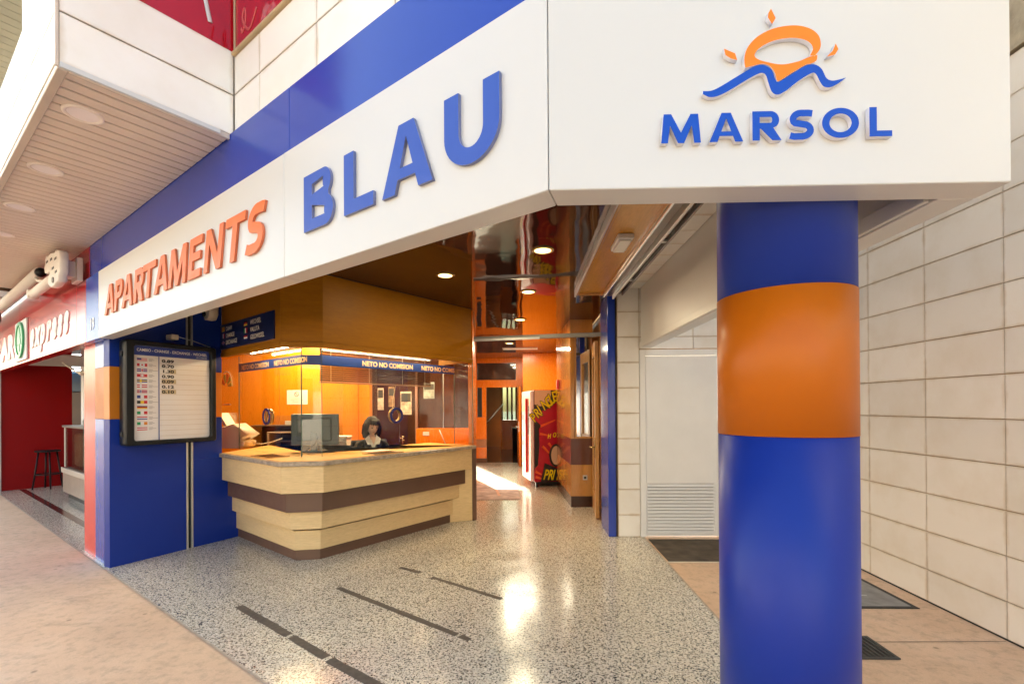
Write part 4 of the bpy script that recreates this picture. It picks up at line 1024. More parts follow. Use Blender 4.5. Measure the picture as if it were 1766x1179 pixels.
put('handle', tube([(-.150, 12.12, 1.02), (-.21, 12.12, 1.02), (-.22, 12.24, 1.02)], .012), WHITE, None, dl)
put('lock_plate', prism([(-.160, 12.06), (-.146, 12.06), (-.152, 12.14), (-.166, 12.14)], .90, 1.16, .002), WHITE, None, dl)
# corridor behind
cd = thing('back_corridor', (-.6, 15, 0), 'dark corridor with grey wall behind the open lobby door', 'corridor')
CG = paint('corridor_grey', (.13, .115, .10), .6, .1)
put('corridor_wall', prism([(-1.45, 13.0), (-1.40, 13.0), (-1.45, 18.0), (-1.50, 18.0)], 0, 2.8), CG, None, cd)
put('corridor_wall', prism([(-1.5, 18.0), (-.86, 18.0), (-.86, 18.05), (-1.5, 18.05)], 0, 2.8), CG, None, cd)
put('corridor_wall', prism([(.25, 13.0), (.30, 13.0), (.30, 18.0), (.25, 18.0)], 0, 2.8), paint('corridor_wood', (.20, .075, .03), .25, .2), None, cd)
put('corridor_floor', prism([(-1.5, 13.001), (.3, 13.001), (.3, 18.05), (-1.5, 18.05)], -.03, .001), paint('dark_corridor_floor', (.10, .06, .045), .12, .3, vscale=5), None, cd)
put('corridor_ceiling', prism([(-1.5, 13.0), (.3, 13.0), (.3, 18.05), (-1.5, 18.05)], 2.81, 2.84), CG, None, cd)
put('low_panel', prism([(-.86, 17.0), (.24, 17.0), (.24, 17.06), (-.86, 17.06)], 0, 1.05), HALLW, None, cd)
put('window_frame', join([(box(x, x + .07, 1.055, 2.25, 0, .06), DOORW, None) for x in (-.86, -.66, -.50, -.34, -.1, .12)] + [(box(-.86, .24, 2.255, 2.4, 0, .06), DOORW, None)]), None, frame((0, 17.06), (1, 0)), cd)
put('window_pane', box(-.86, .24, 1.056, 2.254, .02, .026), glass('greenish_pane', (.40, .46, .40)), frame((0, 17.06), (1, 0)), cd)
put('hand_rail', tube([(-1.35, 14.2, .95), (-1.15, 15.2, 1.10), (-.78, 16.8, 1.62)], .02), ALU, None, cd)
bn = thing('waste_bin', (-.25, 15.6, 0), 'tall black waste bin in the corridor behind the lobby', 'bin')
put('bin_body', cyl(.16, 0, .80, 20, r2=.18), BLACK, T((-.24, 15.6, .001)), bn)
put('bin_rim', cyl(.188, .80, .83, 20), GREY, T((-.24, 15.6, .002)), bn)

# vending machine
vm = thing('vending_machine', (.178, 9.0, 0), 'red snack vending machine with yellow lettering on its side by the lobby wall', 'vending machine')
va = math.radians(12.8)
vfm = frame((.178, 9.0), (math.cos(va) , math.sin(va)))
VRD = paint('vending_red', (.42, .012, .03), .25, .1)
put('body', box(0, .86, .10, 1.855, -.80, 0, .006), VRD, vfm, vm)
for x in (.03, .78):
    put('foot', box(x, x + .06, 0.0, .099, -.08, -.02), BLACK, vfm, vm)
put('plinth', box(.10, .77, .02, .098, -.75, -.10), DARK, vfm, vm)
vff = frame((.178 - math.sin(va) * .80, 9.0 + math.cos(va) * .80), (math.sin(va), -math.cos(va)))
WRD = paint('vending_front_print', (.78, .62, .60), .2, .1)
put('front_door', box(0.02, .79, .11, 1.84, .001, .07, .02, 3), WRD, vff, vm)
put('red_handle_strip', box(.46, .54, .25, 1.7, .0705, .11, .012, 2), paint('bright_red', (.62, .02, .03), .2, .05), vff, vm)
put('dark_slot', box(.62, .68, 1.0, 1.55, .0705, .078, .003), BLACK, vff, vm)
for k in range(9):
    z = .25 + k * .17; put('product_print', box(.06 + .03 * (k % 3), .20 + .05 * (k % 2), z, z + .10, .0705, .072), [paint('print_red', (.6, .03, .04), .3, .05), paint('print_yellow', (.8, .6, .05), .3, .05), paint('print_grey', (.35, .35, .36), .3, .05)][k % 3], vff, vm)
BK = paint('print_black', (.015, .014, .014), .35, .05); YE = paint('print_lemon', (.80, .62, .01), .35, .05); OR_ = paint('print_streak', (.72, .10, .02), .35, .05); TN = paint('print_tan', (.66, .43, .28), .4, .04)
def prt(loops, m_, lv, nm): put(nm, shape2d(loops, .001), m_, vfm @ T((0, 0, .0005 + lv * .0012)), vm)
prt([[(0, .62), (.06, .80), (.10, 1.18), (.03, 1.26), (0, 1.24)]], BK, 0, 'black_shape')
prt([[(0, .35), (.07, .42), (.10, .8), (.09, 1.1), (.13, 1.18), (.0, 1.3)]], BK, 1, 'black_shape')
for a, b in [((.12, 1.16), (.42, 1.28)), ((.11, 1.02), (.30, .98)), ((.16, .78), (.34, .60)), ((.02, .30), (.14, .24)), ((.02, .20), (.20, .14)), ((.28, .84), (.38, .70))]:
    prt([ribbon([a, b], [.05, .025])], OR_, 0, 'orange_streak')
prt([arc(.14, 1.76, .27, .30, -90, 5, 14) + [(.41, 1.852), (0.0, 1.852), (0.0, 1.5)]], BK, 2, 'black_shape')
prt([arc(.11, 1.77, .22, .225, -88, 5, 14) + [(.325, 1.850), (.006, 1.850), (.006, 1.58)]], TN, 3, 'tan_shape')
prt([arc(.42, .60, .13, .22, 60, 300, 20)], BK, 2, 'black_shape'); prt([arc(.43, .60, .10, .18, 60, 300, 20)], TN, 3, 'tan_shape')
for i, ch in enumerate('PRINGLES'):
    ang = .95 - i * .105
    x = .005 + i * .062; z = 1.27 + .43 * (1 - (1 - i / 7.5) ** 1.5)
    hgt = .185 + .004 * i
    Mx_ = vfm @ T((x, z - .04, .006)) @ Matrix.Rotation(ang * .72, 4, 'Z')
    put('letter_outline', text(ch, hgt, .001, .016, sx=.72), BK, Mx_ @ T((0, 0, -.0012)), vm)  # black printed outline behind each yellow letter
    put('letter', text(ch, hgt, .001, .004, sx=.72), YE, Mx_, vm)
prt([[(.12, .10), (.20, .46), (.50, .33), (.60, .12)]], BK, 4, 'black_shape')
for i, ch in enumerate('PRIN'):
    Mx_ = vfm @ T((.165 + i * .085, .15 - i * .005, .0075)) @ Matrix.Rotation(-.10, 4, 'Z')
    put('letter', text(ch, .20, .001, .006, sx=.62, shear=.25), YE, Mx_, vm)
for i, ch in enumerate('HO'):
    put('letter', text(ch, .09, .001, .004, sx=.7, shear=.2), YE, vfm @ T((.26 + i * .10, .93 + i * .02, .004)), vm)

# right lobby column and window
rc = thing('wood_clad_pier', (.85, 8, 0), 'glossy wood clad pier with brown band and mirror window at the right of the lobby', 'pier')
prf = [(.70, 7.25), (1.045, 7.25), (1.045, 8.92), (.605, 8.92)]
def pr_band(z0, z1, mat, nm='cladding'): put(nm, prism(prf, z0, z1), mat, None, rc)
pr_band(.0, .165, BRDARK, 'skirting'); pr_band(.168, .646, GLOSSW); pr_band(.649, 1.045, paint('gloss_brown_band', (.14, .055, .035), .12, .1)); 
put('cladding', prism([(.70, 7.25), (.757, 7.25), (.757, 7.40), (1.045, 7.40), (1.045, 8.92), (.605, 8.92)], 1.048, 2.62), GLOSSW, None, rc)
pr_band(2.623, 2.868, GLOSSW)
rfm = frame((0, 7.27), (1, 0))
put('window_sill', box(.758, 1.045, 1.048, 1.075, -.02, .035, .003), GLOSSW, rfm, rc)
put('window_frame', box(.765, .795, 1.076, 2.61, -.02, .01, .003), DOORW, rfm, rc)
put('window_pane', box(.795, 1.04, 1.076, 2.61, -.02, -.01), paint('mirror_pane', (.55, .58, .62), .03, .02, metal=1), rfm, rc)
so_ = thing('wall_socket', (.915, 7.24, .45), 'white round power socket low on the wooden pier', 'socket')
put('plate', box(.880, .950, .415, .490, .021, .030, .004), WHITE, rfm, so_)
put('socket_hole', cyl(.020, .030, .032, 16), BLACK, rfm @ T((.915, .452, 0)), so_)
fa = thing('fire_alarm', (.62, 8.6, 1.9), 'small red fire alarm box on the left face of the pier', 'alarm')
put('housing', prism([(.585, 8.55), (.622, 8.55), (.615, 8.66), (.578, 8.66)], 1.85, 2.02, .004), fr_, None, fa)
od = thing('wooden_entrance_door', (1.0, 6.9, 0), 'varnished wooden entrance door standing open edge on beside the blue post', 'door')
put('stile', prism([(.955, 6.45), (1.005, 6.45), (1.015, 6.56), (.965, 6.56)], .02, 2.43, .003), DOORW, None, od)
put('stile', prism([(1.005, 7.05), (1.05, 7.05), (1.06, 7.16), (1.015, 7.16)], .02, 2.43, .003), DOORW, None, od)
for z0, z1 in ((.02, .30), (.95, 1.08), (2.25, 2.43)): put('door_rail', prism([(.966, 6.565), (1.014, 6.565), (1.05, 7.045), (1.006, 7.045)], z0, z1, .002), DOORW, None, od)
put('door_glass', prism([(.985, 6.565), (.993, 6.565), (1.032, 7.045), (1.024, 7.045)], .305, 2.245), GLASS, None, od)
put('handle', tube([(.955, 6.50, .98), (.905, 6.50, .98), (.90, 6.60, .98)], .010), paint('gold_trim', (.50, .36, .12), .25, .05, metal=.8), None, od)
put('lock_plate', prism([(.949, 6.46), (.954, 6.46), (.958, 6.52), (.953, 6.52)], .84, 1.08), paint('gold_trim', (.5, .36, .12), .25, .05, metal=.8), None, od)
bp = thing('blue_door_post', (1.03, 5.85, 0), 'slim glossy blue post between the lobby entrance and the white tiles', 'post')
put('post_face', prism([(.985, 5.617), (1.072, 5.617), (1.072, 6.14), (.985, 6.14)], 0, 2.868, .004), BLUE_BAND, None, bp)
put('dark_jamb', prism([(1.074, 5.635), (1.094, 5.635), (1.094, 5.80), (1.074, 5.80)], 0, 2.95), DARK, None, bp)
rg = thing('door_mat', (-.5, 8.6, 0), 'pale printed mat with a red mark on the lobby floor', 'mat')
put('mat_body', prism([(-.99, 9.45), (-.18, 9.40), (-.08, 7.83), (-.83, 7.79)], .001, .012, .003), paint('pale_printed_carpet', (.42, .33, .30), .95, .4, vscale=5), None, rg)
put('mat_mark', prism([(-.60, 9.0), (-.55, 9.0), (-.42, 8.1), (-.47, 8.1)], .0121, .0135), paint('mat_orange', (.6, .35, .25), .9, .1), None, rg)
# rest of the building around the lobby
put('lobby_right_wall', prism([(1.15, 5.80), (1.20, 5.80), (1.20, 13.0), (1.15, 13.0)], 0, 2.9), DOORW, kind='structure')

# ================================================================== white tiled back wall and service door
TB = thing('white_tiled_wall', (2.1, 5.62, 0), 'white tiled back wall beside and above the louvred service door', 'wall')
put('backing', join([(box(1.096, 1.357, 0, 3.8, -.12, -.012), GROUT, None), (box(1.357, 2.34, 2.215, 3.8, -.12, -.012), GROUT, None), (box(2.34, 3.14, 0, 3.8, -.12, -.012), GROUT, None)]), None, frame((0, 5.62), (1, 0)), TB)
rows = [0] + [.258 + .3 * k for k in range(12)] + [3.8]
for z0, z1 in zip(rows, rows[1:]):
    if z1 - z0 < .05: continue
    for x0, x1 in ((1.100, 1.357), (1.357, 1.99), (1.99, 2.34), (2.34, 3.14)):
        a0, a1 = z0, z1
        if 1.36 > x0 > 1.3 or 1.9 < x0 < 2.0:
            if z1 <= 2.22: continue
            a0 = max(z0, 2.215)
        j = random.uniform(-.0008, .0008)
        put('tile', box(x0 + .0025, x1 - .0025, a0 + .003, a1 - .003, -.0119, j, .0015), TILE_W, frame((0, 5.62), (1, 0)), TB)
sdr = thing('service_door', (1.85, 5.6, 0), 'plain white service door with a louvred vent at its foot', 'door')
dfr = frame((0, 5.62), (1, 0))
put('door_frame', box(1.360, 1.425, 0, 2.206, -.05, .012, .003), WHITE_DULL, dfr, sdr)
put('door_frame', box(2.272, 2.335, 0, 2.206, -.05, .012, .003), WHITE_DULL, dfr, sdr)
put('door_frame', box(1.4255, 2.2715, 2.137, 2.206, -.05, .012, .003), WHITE_DULL, dfr, sdr)
put('leaf', box(1.430, 2.267, .625, 2.132, -.03, .0, .003), WHITE_DULL, dfr, sdr)
put('leaf_stile', box(1.430, 1.444, .035, .624, -.03, .0), WHITE_DULL, dfr, sdr); put('leaf_stile', box(2.225, 2.267, .035, .624, -.03, .0), WHITE_DULL, dfr, sdr)
put('leaf_rail', box(1.430, 2.267, .01, .034, -.03, 0), WHITE_DULL, dfr, sdr)
put('vent_backing', box(1.445, 2.224, .035, .624, -.03, -.026), GREY, dfr, sdr)
lv = box(-.39, .39, -.0015, .0015, -.019, .019)
for k in range(15):
    put('louvre', lv, WHITE_DULL, dfr @ T((1.8345, .055 + k * .0392, -.006)) @ Matrix.Rotation(.85, 4, 'X'), sdr)
dm = thing('coir_mat', (1.9, 5.1, 0), 'dark worn brown mat sunk in front of the white service door', 'mat')
put('mat_body', prism([(1.42, 4.725), (2.40, 4.725), (2.40, 5.50), (1.42, 5.50)], -.003, .006, .002), paint('worn_coir', (.085, .065, .045), .95, .45, bumps=.8, vscale=7), None, dm)
put('mat_rim', prism([(1.395, 4.70), (2.40, 4.70), (2.40, 4.722), (1.395, 4.722)], -.003, .004), CREAMP, None, dm)

# ================================================================== right tiled wall
RW = thing('tiled_side_wall', (3.15, 3.5, 0), 'tall cream tiled side wall along the passage right of the blue column', 'wall')
wfm = frame((3.15, 0), (0, -1))      # local x = -y, up, outward = -x
put('backing', box(-5.62, 1.0, -.01, 3.795, -.22, -.0125), GROUT, wfm, RW)
cols = [5.62 - .0, 5.014, 4.409, 3.799, 3.184, 2.575, 1.966, 1.357, .748, .139, -.47]
rws = [.0, .25] + [.25 + .2985 * k for k in range(1, 12)] + [3.795]
rws = [r for r in rws if r <= 3.795]
tcache = {}
for y1, y0 in zip(cols, cols[1:]):
    for z0, z1 in zip(rws, rws[1:]):
        if z1 - z0 < .06: continue
        key = (round(y1 - y0, 3), round(z1 - z0, 3))
        if key not in tcache: tcache[key] = box(.0028, key[0] - .0028, .0032, key[1] - .0032, -.0122, 0, .0016)
        Mx_ = wfm @ T((-y1, z0, random.uniform(-.001, .001))) @ Matrix.Rotation(random.uniform(-.0012, .0012), 4, 'Y')
        put('tile', tcache[key], TILE, Mx_, RW)
put('base_gap', box(-5.6, 1.0, -.003, .008, -.012, .0045), DARK, wfm, RW)
cw = thing('rendered_upper_wall', (3.3, 3.0, 3.8), 'rough beige rendered wall above the cream tiled side wall', 'wall')
put('render_face', box(-6.3, 1.0, 3.81, 9.0, -.25, .015), CONC, wfm, cw)
mh = thing('manhole_cover', (2.6, 4.1, 0), 'grey square cement manhole cover in the pink pavement by the tiled wall', 'manhole cover')
put('rim', join([(box(a0, a1, b0, b1, -.004, .001), DARK, None) for a0, a1, b0, b1 in ((2.2, 2.985, 3.665, 3.70), (2.2, 2.985, 4.50, 4.535), (2.2, 2.235, 3.70, 4.5), (2.95, 2.985, 3.70, 4.5))]), None, None, mh)
put('cover', box(2.236, 2.949, 3.701, 4.499, -.006, .0015, .001), paint('grey_cement', (.27, .265, .25), .8, .25, bumps=.6, vscale=9), None, mh)
put('lift_slot', box(2.68, 2.76, 3.90, 3.912, .0016, .004), paint('pale_slot', (.5, .5, .48), .4, .1), None, mh)
dg_ = thing('drain_grate', (2.0, 3.05, 0), 'black iron drain grate with parallel bars in the pink pavement', 'drain grate')
IRON = paint('dark_iron', (.05, .048, .045), .55, .2, bumps=.4)
put('pit', box(1.62, 2.265, 2.945, 3.21, -.003, -.001), DARK, None, dg_)
for a0, a1, b0, b1 in ((1.60, 2.275, 2.935, 2.955), (1.60, 2.275, 3.20, 3.22), (1.60, 1.62, 2.955, 3.2), (2.255, 2.275, 2.955, 3.2)): put('rim', box(a0, a1, b0, b1, -.003, .006, .001), IRON, None, dg_)
gb = box(-.007, .007, 2.956, 3.199, -.0005, .006, .001)
for k in range(20): put('bar', gb, IRON, T((1.64 + k * .0315, 0, 0)), dg_)

# ================================================================== overhang with slatted soffit
ov = thing('slatted_overhang', (B(0, -.4)[0], B(0, -.4)[1], 3.2), 'projecting upper floor with ivory cladding panels and beige slatted underside', 'overhang')
NS = .0; S0, S1, NO, NI = -3.60, 2.79, -.748, -.032
put('soffit_backing', box(S0, S1 - .02, 3.229, 3.244, -.12, -NO - .031), DARK, FB @ Matrix.Identity(4), ov)
slm = box(-.0425, .0425, 3.204, 3.222, -.0285, -NO - .045, .004)
k = 0
while S1 - .055 - k * .1 > S0 + .05:
    put('slat', slm, SLAT, FB @ T((S1 - .055 - k * .1, 0, random.uniform(-.0005, .0005))), ov); k += 1
TRIM = paint('pinkish_trim', (.60, .50, .41), .45, .06)
put('edge_trim', box(S0, S1 - .002, 3.190, 3.223, -NO - .044, -NO - .004, .003), TRIM, FB, ov)
put('edge_trim', box(S1 - .022, S1 - .002, 3.190, 3.223, -.0285, -NO - .0445, .003), TRIM, FB, ov)
put('end_trim', box(S0 - .05, S0, 3.18, 3.24, -.0285, -NO - .0445, .003), BROWN, FB, ov)
# outer cladding, two rows
for z0, z1 in ((3.224, 3.466), (3.474, 3.80)):
    s = S1 - .004
    while s > S0:
        s2 = max(S0, s - 1.2)
        put('cladding_panel', box(s2 + .004, s - .004, z0, z1, -NO - .03, -NO, .002), PANEL, FB, ov); s = s2
put('parapet_core', box(S0, S1 - .02, 3.241, 3.795, -NO - .11, -NO - .031), GROUT, FB, ov)
put('tall_panel', box(1.885, S1 - .004, 3.806, 4.9, -NO - .06, -NO - .001, .002), PANEL, FB, ov)
ef = frame(B(S1, NO), N)          # end face: local x runs inward from the outer corner
for z0, z1 in ((3.224, 3.466), (3.474, 3.735)): put('cladding_panel', box(.012, .716 + .08, z0, z1, -.03, .0, .002), PANEL, ef, ov)
put('corner_trim', box(-.004, .010, 3.2, 4.9, -.012, .003, .002), TRIM, ef, ov)
put('end_core', box(.012, .79, 3.225, 3.73, -.08, -.031), GROUT, ef, ov)
put('soffit_lip', box(.012, .72, 3.196, 3.2235, -.02, .008, .003), WHITE, ef, ov)
for s_, lab in [(2.38, 'round unlit downlight in the slatted soffit nearest the overhang corner'), (1.37, 'second round downlight from the corner of the slatted soffit'), (.36, 'third round downlight from the corner of the slatted soffit'), (-.62, 'fourth round downlight from the soffit corner, at the picture edge'), (-1.6, 'fifth downlight of the soffit row above the red awning arm')]:
    p = B(s_, -.57); d_ = thing('soffit_light', (p[0], p[1], 3.2), lab, 'lamp', 'round lights in the slatted soffit')
    put('trim_ring', lathe([(.070, .006), (.070, -.003), (.082, -.006), (.092, -.003), (.093, .003), (.093, .006)], 36), paint('pink_white_rim', (.86, .76, .68), .35, .03), T((p[0], p[1], 3.2)), d_)
    put('frosted_glass', cyl(.0695, -.001, .004, 32), paint('frosted_lilac', (.92, .84, .83), .3, .03), T((p[0], p[1], 3.2)), d_)
# ivory wall above the blue band, coping and red glazing
uw = thing('ivory_clad_wall', (B(4, .05)[0], B(4, .05)[1], 3.23), 'ivory panel wall above the blue band with tan coping on top', 'wall')
put('backing', prism([B(2.8, .082), B(5.15, .082), B(5.15, .14), B(2.8, .14)], 3.16, 3.72), GROUT, None, uw)
sj = [2.80, 3.118, 3.712, 4.31, 4.905, 5.10]
for a, b in zip(sj, sj[1:]):
    for z0, z1 in ((3.15, 3.466), (3.474, 3.70)):
        put('cladding_panel', box(a + .003, b - .003, z0, z1, -.08, -.05, .002), PANEL, FB, uw)
TAN = paint('tan_coping', (.46, .34, .19), .45, .12)
put('coping', box(2.80, 5.2, 3.702, 3.722, -.10, -.030, .004), TAN, FB, uw)
put('coping', box(2.80, 5.2, 3.722, 3.745, -.10, -.044, .004), TAN, FB, uw)
rgz = thing('red_glazing', (B(2.8, 0)[0], B(2.8, 0)[1], 3.74), 'glossy red window film with white script letters above the ivory cladding', 'window')
REDG = paint('red_window_film', (.40, .003, .012), .06, .08, coat=.6)
put('red_pane', box(.05, .806, 3.737, 4.9, -.045, -.02), REDG, ef, rgz, label='red pane on the end of the overhang')
put('red_pane', box(2.796, 5.2, 3.746, 4.9, -.09, -.06), REDG, FB, rgz)
put('mullion', box(2.789, 2.799, 3.746, 4.9, -.0595, -.050, .002), TAN, FB, rgz)
scr = [(0, .42), (.06, .30), (.10, .38), (.11, .50), (.17, .40), (.19, .22), (.235, .06), (.255, .02)]
def script(pts, r, mat, Mx, nm):
    me = tube([(x, y, 0) for x, y in cr(pts, 6)], r, 8)
    for v in me.vertices: v.co.z *= .2
    put(nm, me, mat, Mx, rgz)
script([(.10, .40), (.13, .30), (.155, .23), (.165, .30), (.14, .36), (.17, .27), (.185, .17), (.20, .09), (.215, .02)], .013, WHITE, ef @ T((.46, 3.83, -.016)), 'script_letter')
script([(-.06, .40), (-.03, .30), (.0, .25), (.05, .26), (.10, .33)], .013, WHITE, ef @ T((.46, 3.83, -.016)), 'script_letter')
script([(.0, .03), (.02, .0), (.05, .03), (.06, .09), (.04, .13), (.02, .08), (.06, .01), (.12, -.02), (.2, .06)], .010, paint('faded_red_print', (.55, .09, .08), .2, .05), FB @ T((2.87, 3.82, -.058)), 'faded_letter')
script([(.20, .20), (.24, .12), (.30, .06), (.36, .12)], .012, paint('faded_red_print', (.55, .09, .08), .2, .05), FB @ T((2.87, 3.86, -.058)), 'faded_letter')

# building mass above (shades the street front)
mass = thing('apartment_building', (0, 6, 3.3), 'upper storeys of the beige rendered building above the entrance', 'building')
put('upper_storey', prism([B(-40, .13), B(5.09, .13), (.15, 1.62), (1.49, 1.62), (1.49, 5.75), (3.14, 5.75), (3.14, 7.2), (1.3, 8.6), (-6, 9.4), B(-40, 9)], 4.92, 5.6), CONC, None, mass)
put('infill', prism([(1.38, 5.75), (3.14, 5.75), (3.14, 5.9), (1.38, 5.9)], 3.0, 4.915), CONC, None, mass)
put('infill', prism([B(-12, .13), B(2.78, .13), B(2.78, .20), B(-12, .20)], 3.25, 4.91), CONC, None, mass)
put('infill', prism([B(5.2, .15), (.25, 1.62), (1.49, 1.62), (1.49, 1.72), (.3, 1.72)], 3.23, 4.91), CONC, None, mass)
put('sun_shade_block', prism([(-.8, 5.95), (3.4, 5.95), (3.4, 7.3), (1.3, 8.6), (-.8, 8.6)], 5.602, 6.8), CONC, None, mass)  # unseen block added to keep the sun off the upper side wall
put('roof_slab', prism([B(-12, .14), B(5.0, .14), (.15, 1.61), (1.372, 1.61), (1.372, 5.74), (3.14, 5.75), (3.14, 6.0), (1.25, 6.1), (1.25, 13.05), (-1.4, 13.05), (-5.3, 9.5), B(-12, 9)], 3.01, 3.12), CONC, None, mass)
# upper overhang glimpsed top left
uo = thing('upper_overhang', (B(-6, -.3)[0], B(-6, -.3)[1], 6), 'higher grey green slatted overhang seen beyond the ivory parapet', 'overhang')
GSL = paint('grey_green_slat', (.42, .42, .36), .5, .06)
gsm = box(-.07, .07, 6.0, 6.02, .02, 1.05, .004)
for k in range(60): put('slat', gsm, GSL, FB @ T((.6 - k * .15, 0, 0)), uo)
put('soffit_backing', box(-8.5, .7, 6.03, 6.05, 0, 1.1), GREY, FB, uo)
put('edge_face', box(-8.5, .7, 5.98, 6.5, 1.1, 1.13), PANEL, FB, uo)
# second overhang further down the street
so2 = thing('far_overhang', (B(-6, -.4)[0], B(-6, -.4)[1], 3.2), 'next white edged overhang farther down the street beyond the awning', 'overhang')
put('edge_face', box(-13.0, -4.30, 3.20, 3.62, .40, .80, .004), PANEL, FB, so2)
put('end_face', box(-4.298, -4.27, 3.20, 3.62, .035, .80, .003), PANEL, FB, so2)
put('underside', box(-13.0, -4.32, 3.24, 3.26, .033, .399), SLAT, FB, so2)

# ================================================================== red supermarket front
sp_ = thing('supermarket_sign', (B(-3, 0)[0], B(-3, 0)[1], 2.225), 'glossy red supermarket fascia with white lettering and a green fir emblem', 'sign')
for a, b in ((-12.0, -6.4), (-6.396, -4.56), (-4.556, -.846), (-.842, -.470)):
    put('red_panel', box(a, b, 2.225, 2.868, -.11, 0, .003), RED, FB, sp_)
    put('red_panel', box(a, b, 2.876, 3.226, -.12, -.028, .003), RED, FB, sp_)
put('white_box', box(-4.535, -3.61, 2.262, 2.845, .0005, .02, .003), WHITE, FB, sp_)
GRN = paint('emblem_green', (.05, .32, .13), .3, .05); GRL = paint('emblem_pale_green', (.35, .62, .38), .3, .05)
put('emblem_disc', shape2d([arc(0, 0, .31, .265, 0, 352, 44), arc(0, 0, .26, .215, 0, 352, 44)], .025, .004), GRN, FB @ T((-4.05, 2.56, .0205)), sp_)
put('emblem_field', shape2d([arc(0, 0, .262, .217, 0, 352, 44)], .012), GRL, FB @ T((-4.05, 2.56, .0205)), sp_)
fir = [(0, .20), (.10, .06), (.06, .06), (.15, -.07), (.03, -.05), (.03, -.16), (-.03, -.16), (-.03, -.05), (-.15, -.07), (-.06, .06), (-.10, .06)]
put('fir_tree_mark', shape2d([fir], .006), GRN, FB @ T((-4.05, 2.555, .033)), sp_)
for i, (ch, x) in enumerate(zip('SPAR', (-7.35, -6.62, -5.95, -5.32))):
    put('letter', text(ch, .36, .008, .03, sx=1.75), WT, FB @ T((x, 2.38, .0005)), sp_)
ex = [(-3.42, .30), (-3.06, .34), (-2.72, .34), (-2.34, .28), (-2.05, .30), (-1.72, .28), (-1.42, .28)]
for ch, (x, wdt) in zip('express', ex):
    put('letter', text(ch, .31, .008, .030, sx=1.12, shear=.35), WT, FB @ T((x, 2.42, .0005)), sp_)
# shop interior
si = thing('supermarket_walls', (B(-7.2, .5)[0], B(-7.2, .5)[1], 0), 'dark red side wall inside the supermarket opening', 'wall')
ri = frame(B(-7.18, .085), N)
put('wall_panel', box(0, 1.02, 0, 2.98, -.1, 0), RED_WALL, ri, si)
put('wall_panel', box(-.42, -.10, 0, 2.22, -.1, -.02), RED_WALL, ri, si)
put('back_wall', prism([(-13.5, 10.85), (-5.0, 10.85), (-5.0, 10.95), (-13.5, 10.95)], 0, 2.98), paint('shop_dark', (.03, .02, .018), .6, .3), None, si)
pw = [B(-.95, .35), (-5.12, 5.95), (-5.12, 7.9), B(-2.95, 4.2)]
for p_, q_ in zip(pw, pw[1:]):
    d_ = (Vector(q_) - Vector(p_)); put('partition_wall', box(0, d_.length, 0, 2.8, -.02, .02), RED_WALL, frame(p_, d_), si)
put('shop_ceiling', prism([B(-7.2, .12), B(-.52, .12), B(-.95, .35), (-5.12, 5.95), (-5.12, 7.9), B(-2.95, 4.2), B(-12, 4.2), B(-12, .12)], 2.985, 3.005), paint('shop_ceiling_white', (.42, .40, .38), .6, .05), FB, si)
pst = thing('steel_shutter_post', (B(-7.1, .1)[0], B(-7.1, .1)[1], 0), 'brushed steel shutter post at the far end of the supermarket opening', 'post')
for a0, a1, m_ in ((-.09, -.045, ALU), (-.044, -.022, DARK), (-.021, .02, ALU)): put('channel', box(a0, a1, 0, 2.224, -.06, .03, .002), m_, ri, pst)
stl = thing('bar_stool', (-9.0, 9.1, 0), 'black round bar stool against the dark red wall', 'stool')
sc0 = Vector((B(-6.90, .70)[0], B(-6.90, .70)[1], 0))
put('seat', cyl(.19, .715, .745, 28, bev=.008), BLACK, T(sc0), stl)
for k in range(4):
    a = math.pi / 4 + k * math.pi / 2 + .2
    put('leg', tube([sc0 + Vector((math.cos(a) * .13, math.sin(a) * .13, .715)), sc0 + Vector((math.cos(a) * .215, math.sin(a) * .215, 0.0))], .014), BLACK, None, stl)
put('foot_ring', tube([sc0 + Vector((math.cos(t) * .175, math.sin(t) * .175, .28)) for t in [2 * math.pi * k / 20 for k in range(20)]], .010, 8, True), BLACK, None, stl)
dc = thing('display_case', (B(-4.6, .8)[0], B(-4.6, .8)[1], 0), 'glass and steel refrigerated display case inside the supermarket opening', 'display case')
put('metal_base', box(-5.40, -3.2, .10, .52, -1.25, -.66, .01), paint('warm_steel', (.40, .34, .29), .35, .1, metal=.5), FB, dc)
put('kick_plate', box(-5.30, -3.3, .0, .099, -1.2, -.72), BLACK, FB, dc)
put('bumper', box(-5.42, -3.2, .44, .53, -.659, -.64, .006), ALU, FB, dc)
put('glass_front', box(-5.38, -3.2, .53, 1.22, -.70, -.69), glass('display_glass', (.75, .72, .66)), FB, dc)
put('inner_stock', box(-5.34, -3.25, .54, 1.12, -1.2, -.80, .03), paint('pale_boxes', (.50, .42, .33), .6, .35, vscale=6), FB, dc)
put('corner_post', box(-5.40, -5.38, .53, 1.23, -.70, -.68, .003), ALU, FB, dc)
put('top_shelf', box(-5.46, -3.15, 1.225, 1.26, -1.25, -.66, .006), GREY, FB, dc)
for k in range(5): put('vent_slot', box(-3.9, -3.5, .16 + k * .035, .172 + k * .035, -.6595, -.657), BLACK, FB, dc)
sp2 = thing('white_shop_post', (B(-5.0, .9)[0], B(-5.0, .9)[1], 1.26), 'white upright post standing on the display case', 'post')
put('upright', box(-5.08, -4.90, 1.262, 2.98, -.98, -.84, .01), WHITE_DULL, FB, sp2)
hp = thing('hanging_ceiling_panel', (B(-3, .2)[0], B(-3, .2)[1], 2.25), 'tilted grey ceiling panel hanging in the supermarket opening', 'ceiling panel')
put('panel', prism([B(-4.6, .13), B(-2.35, .13), B(-2.35, .75), B(-4.4, .75)], 2.232, 2.25, .004), paint('panel_grey', (.40, .37, .33), .5, .05), None, hp)
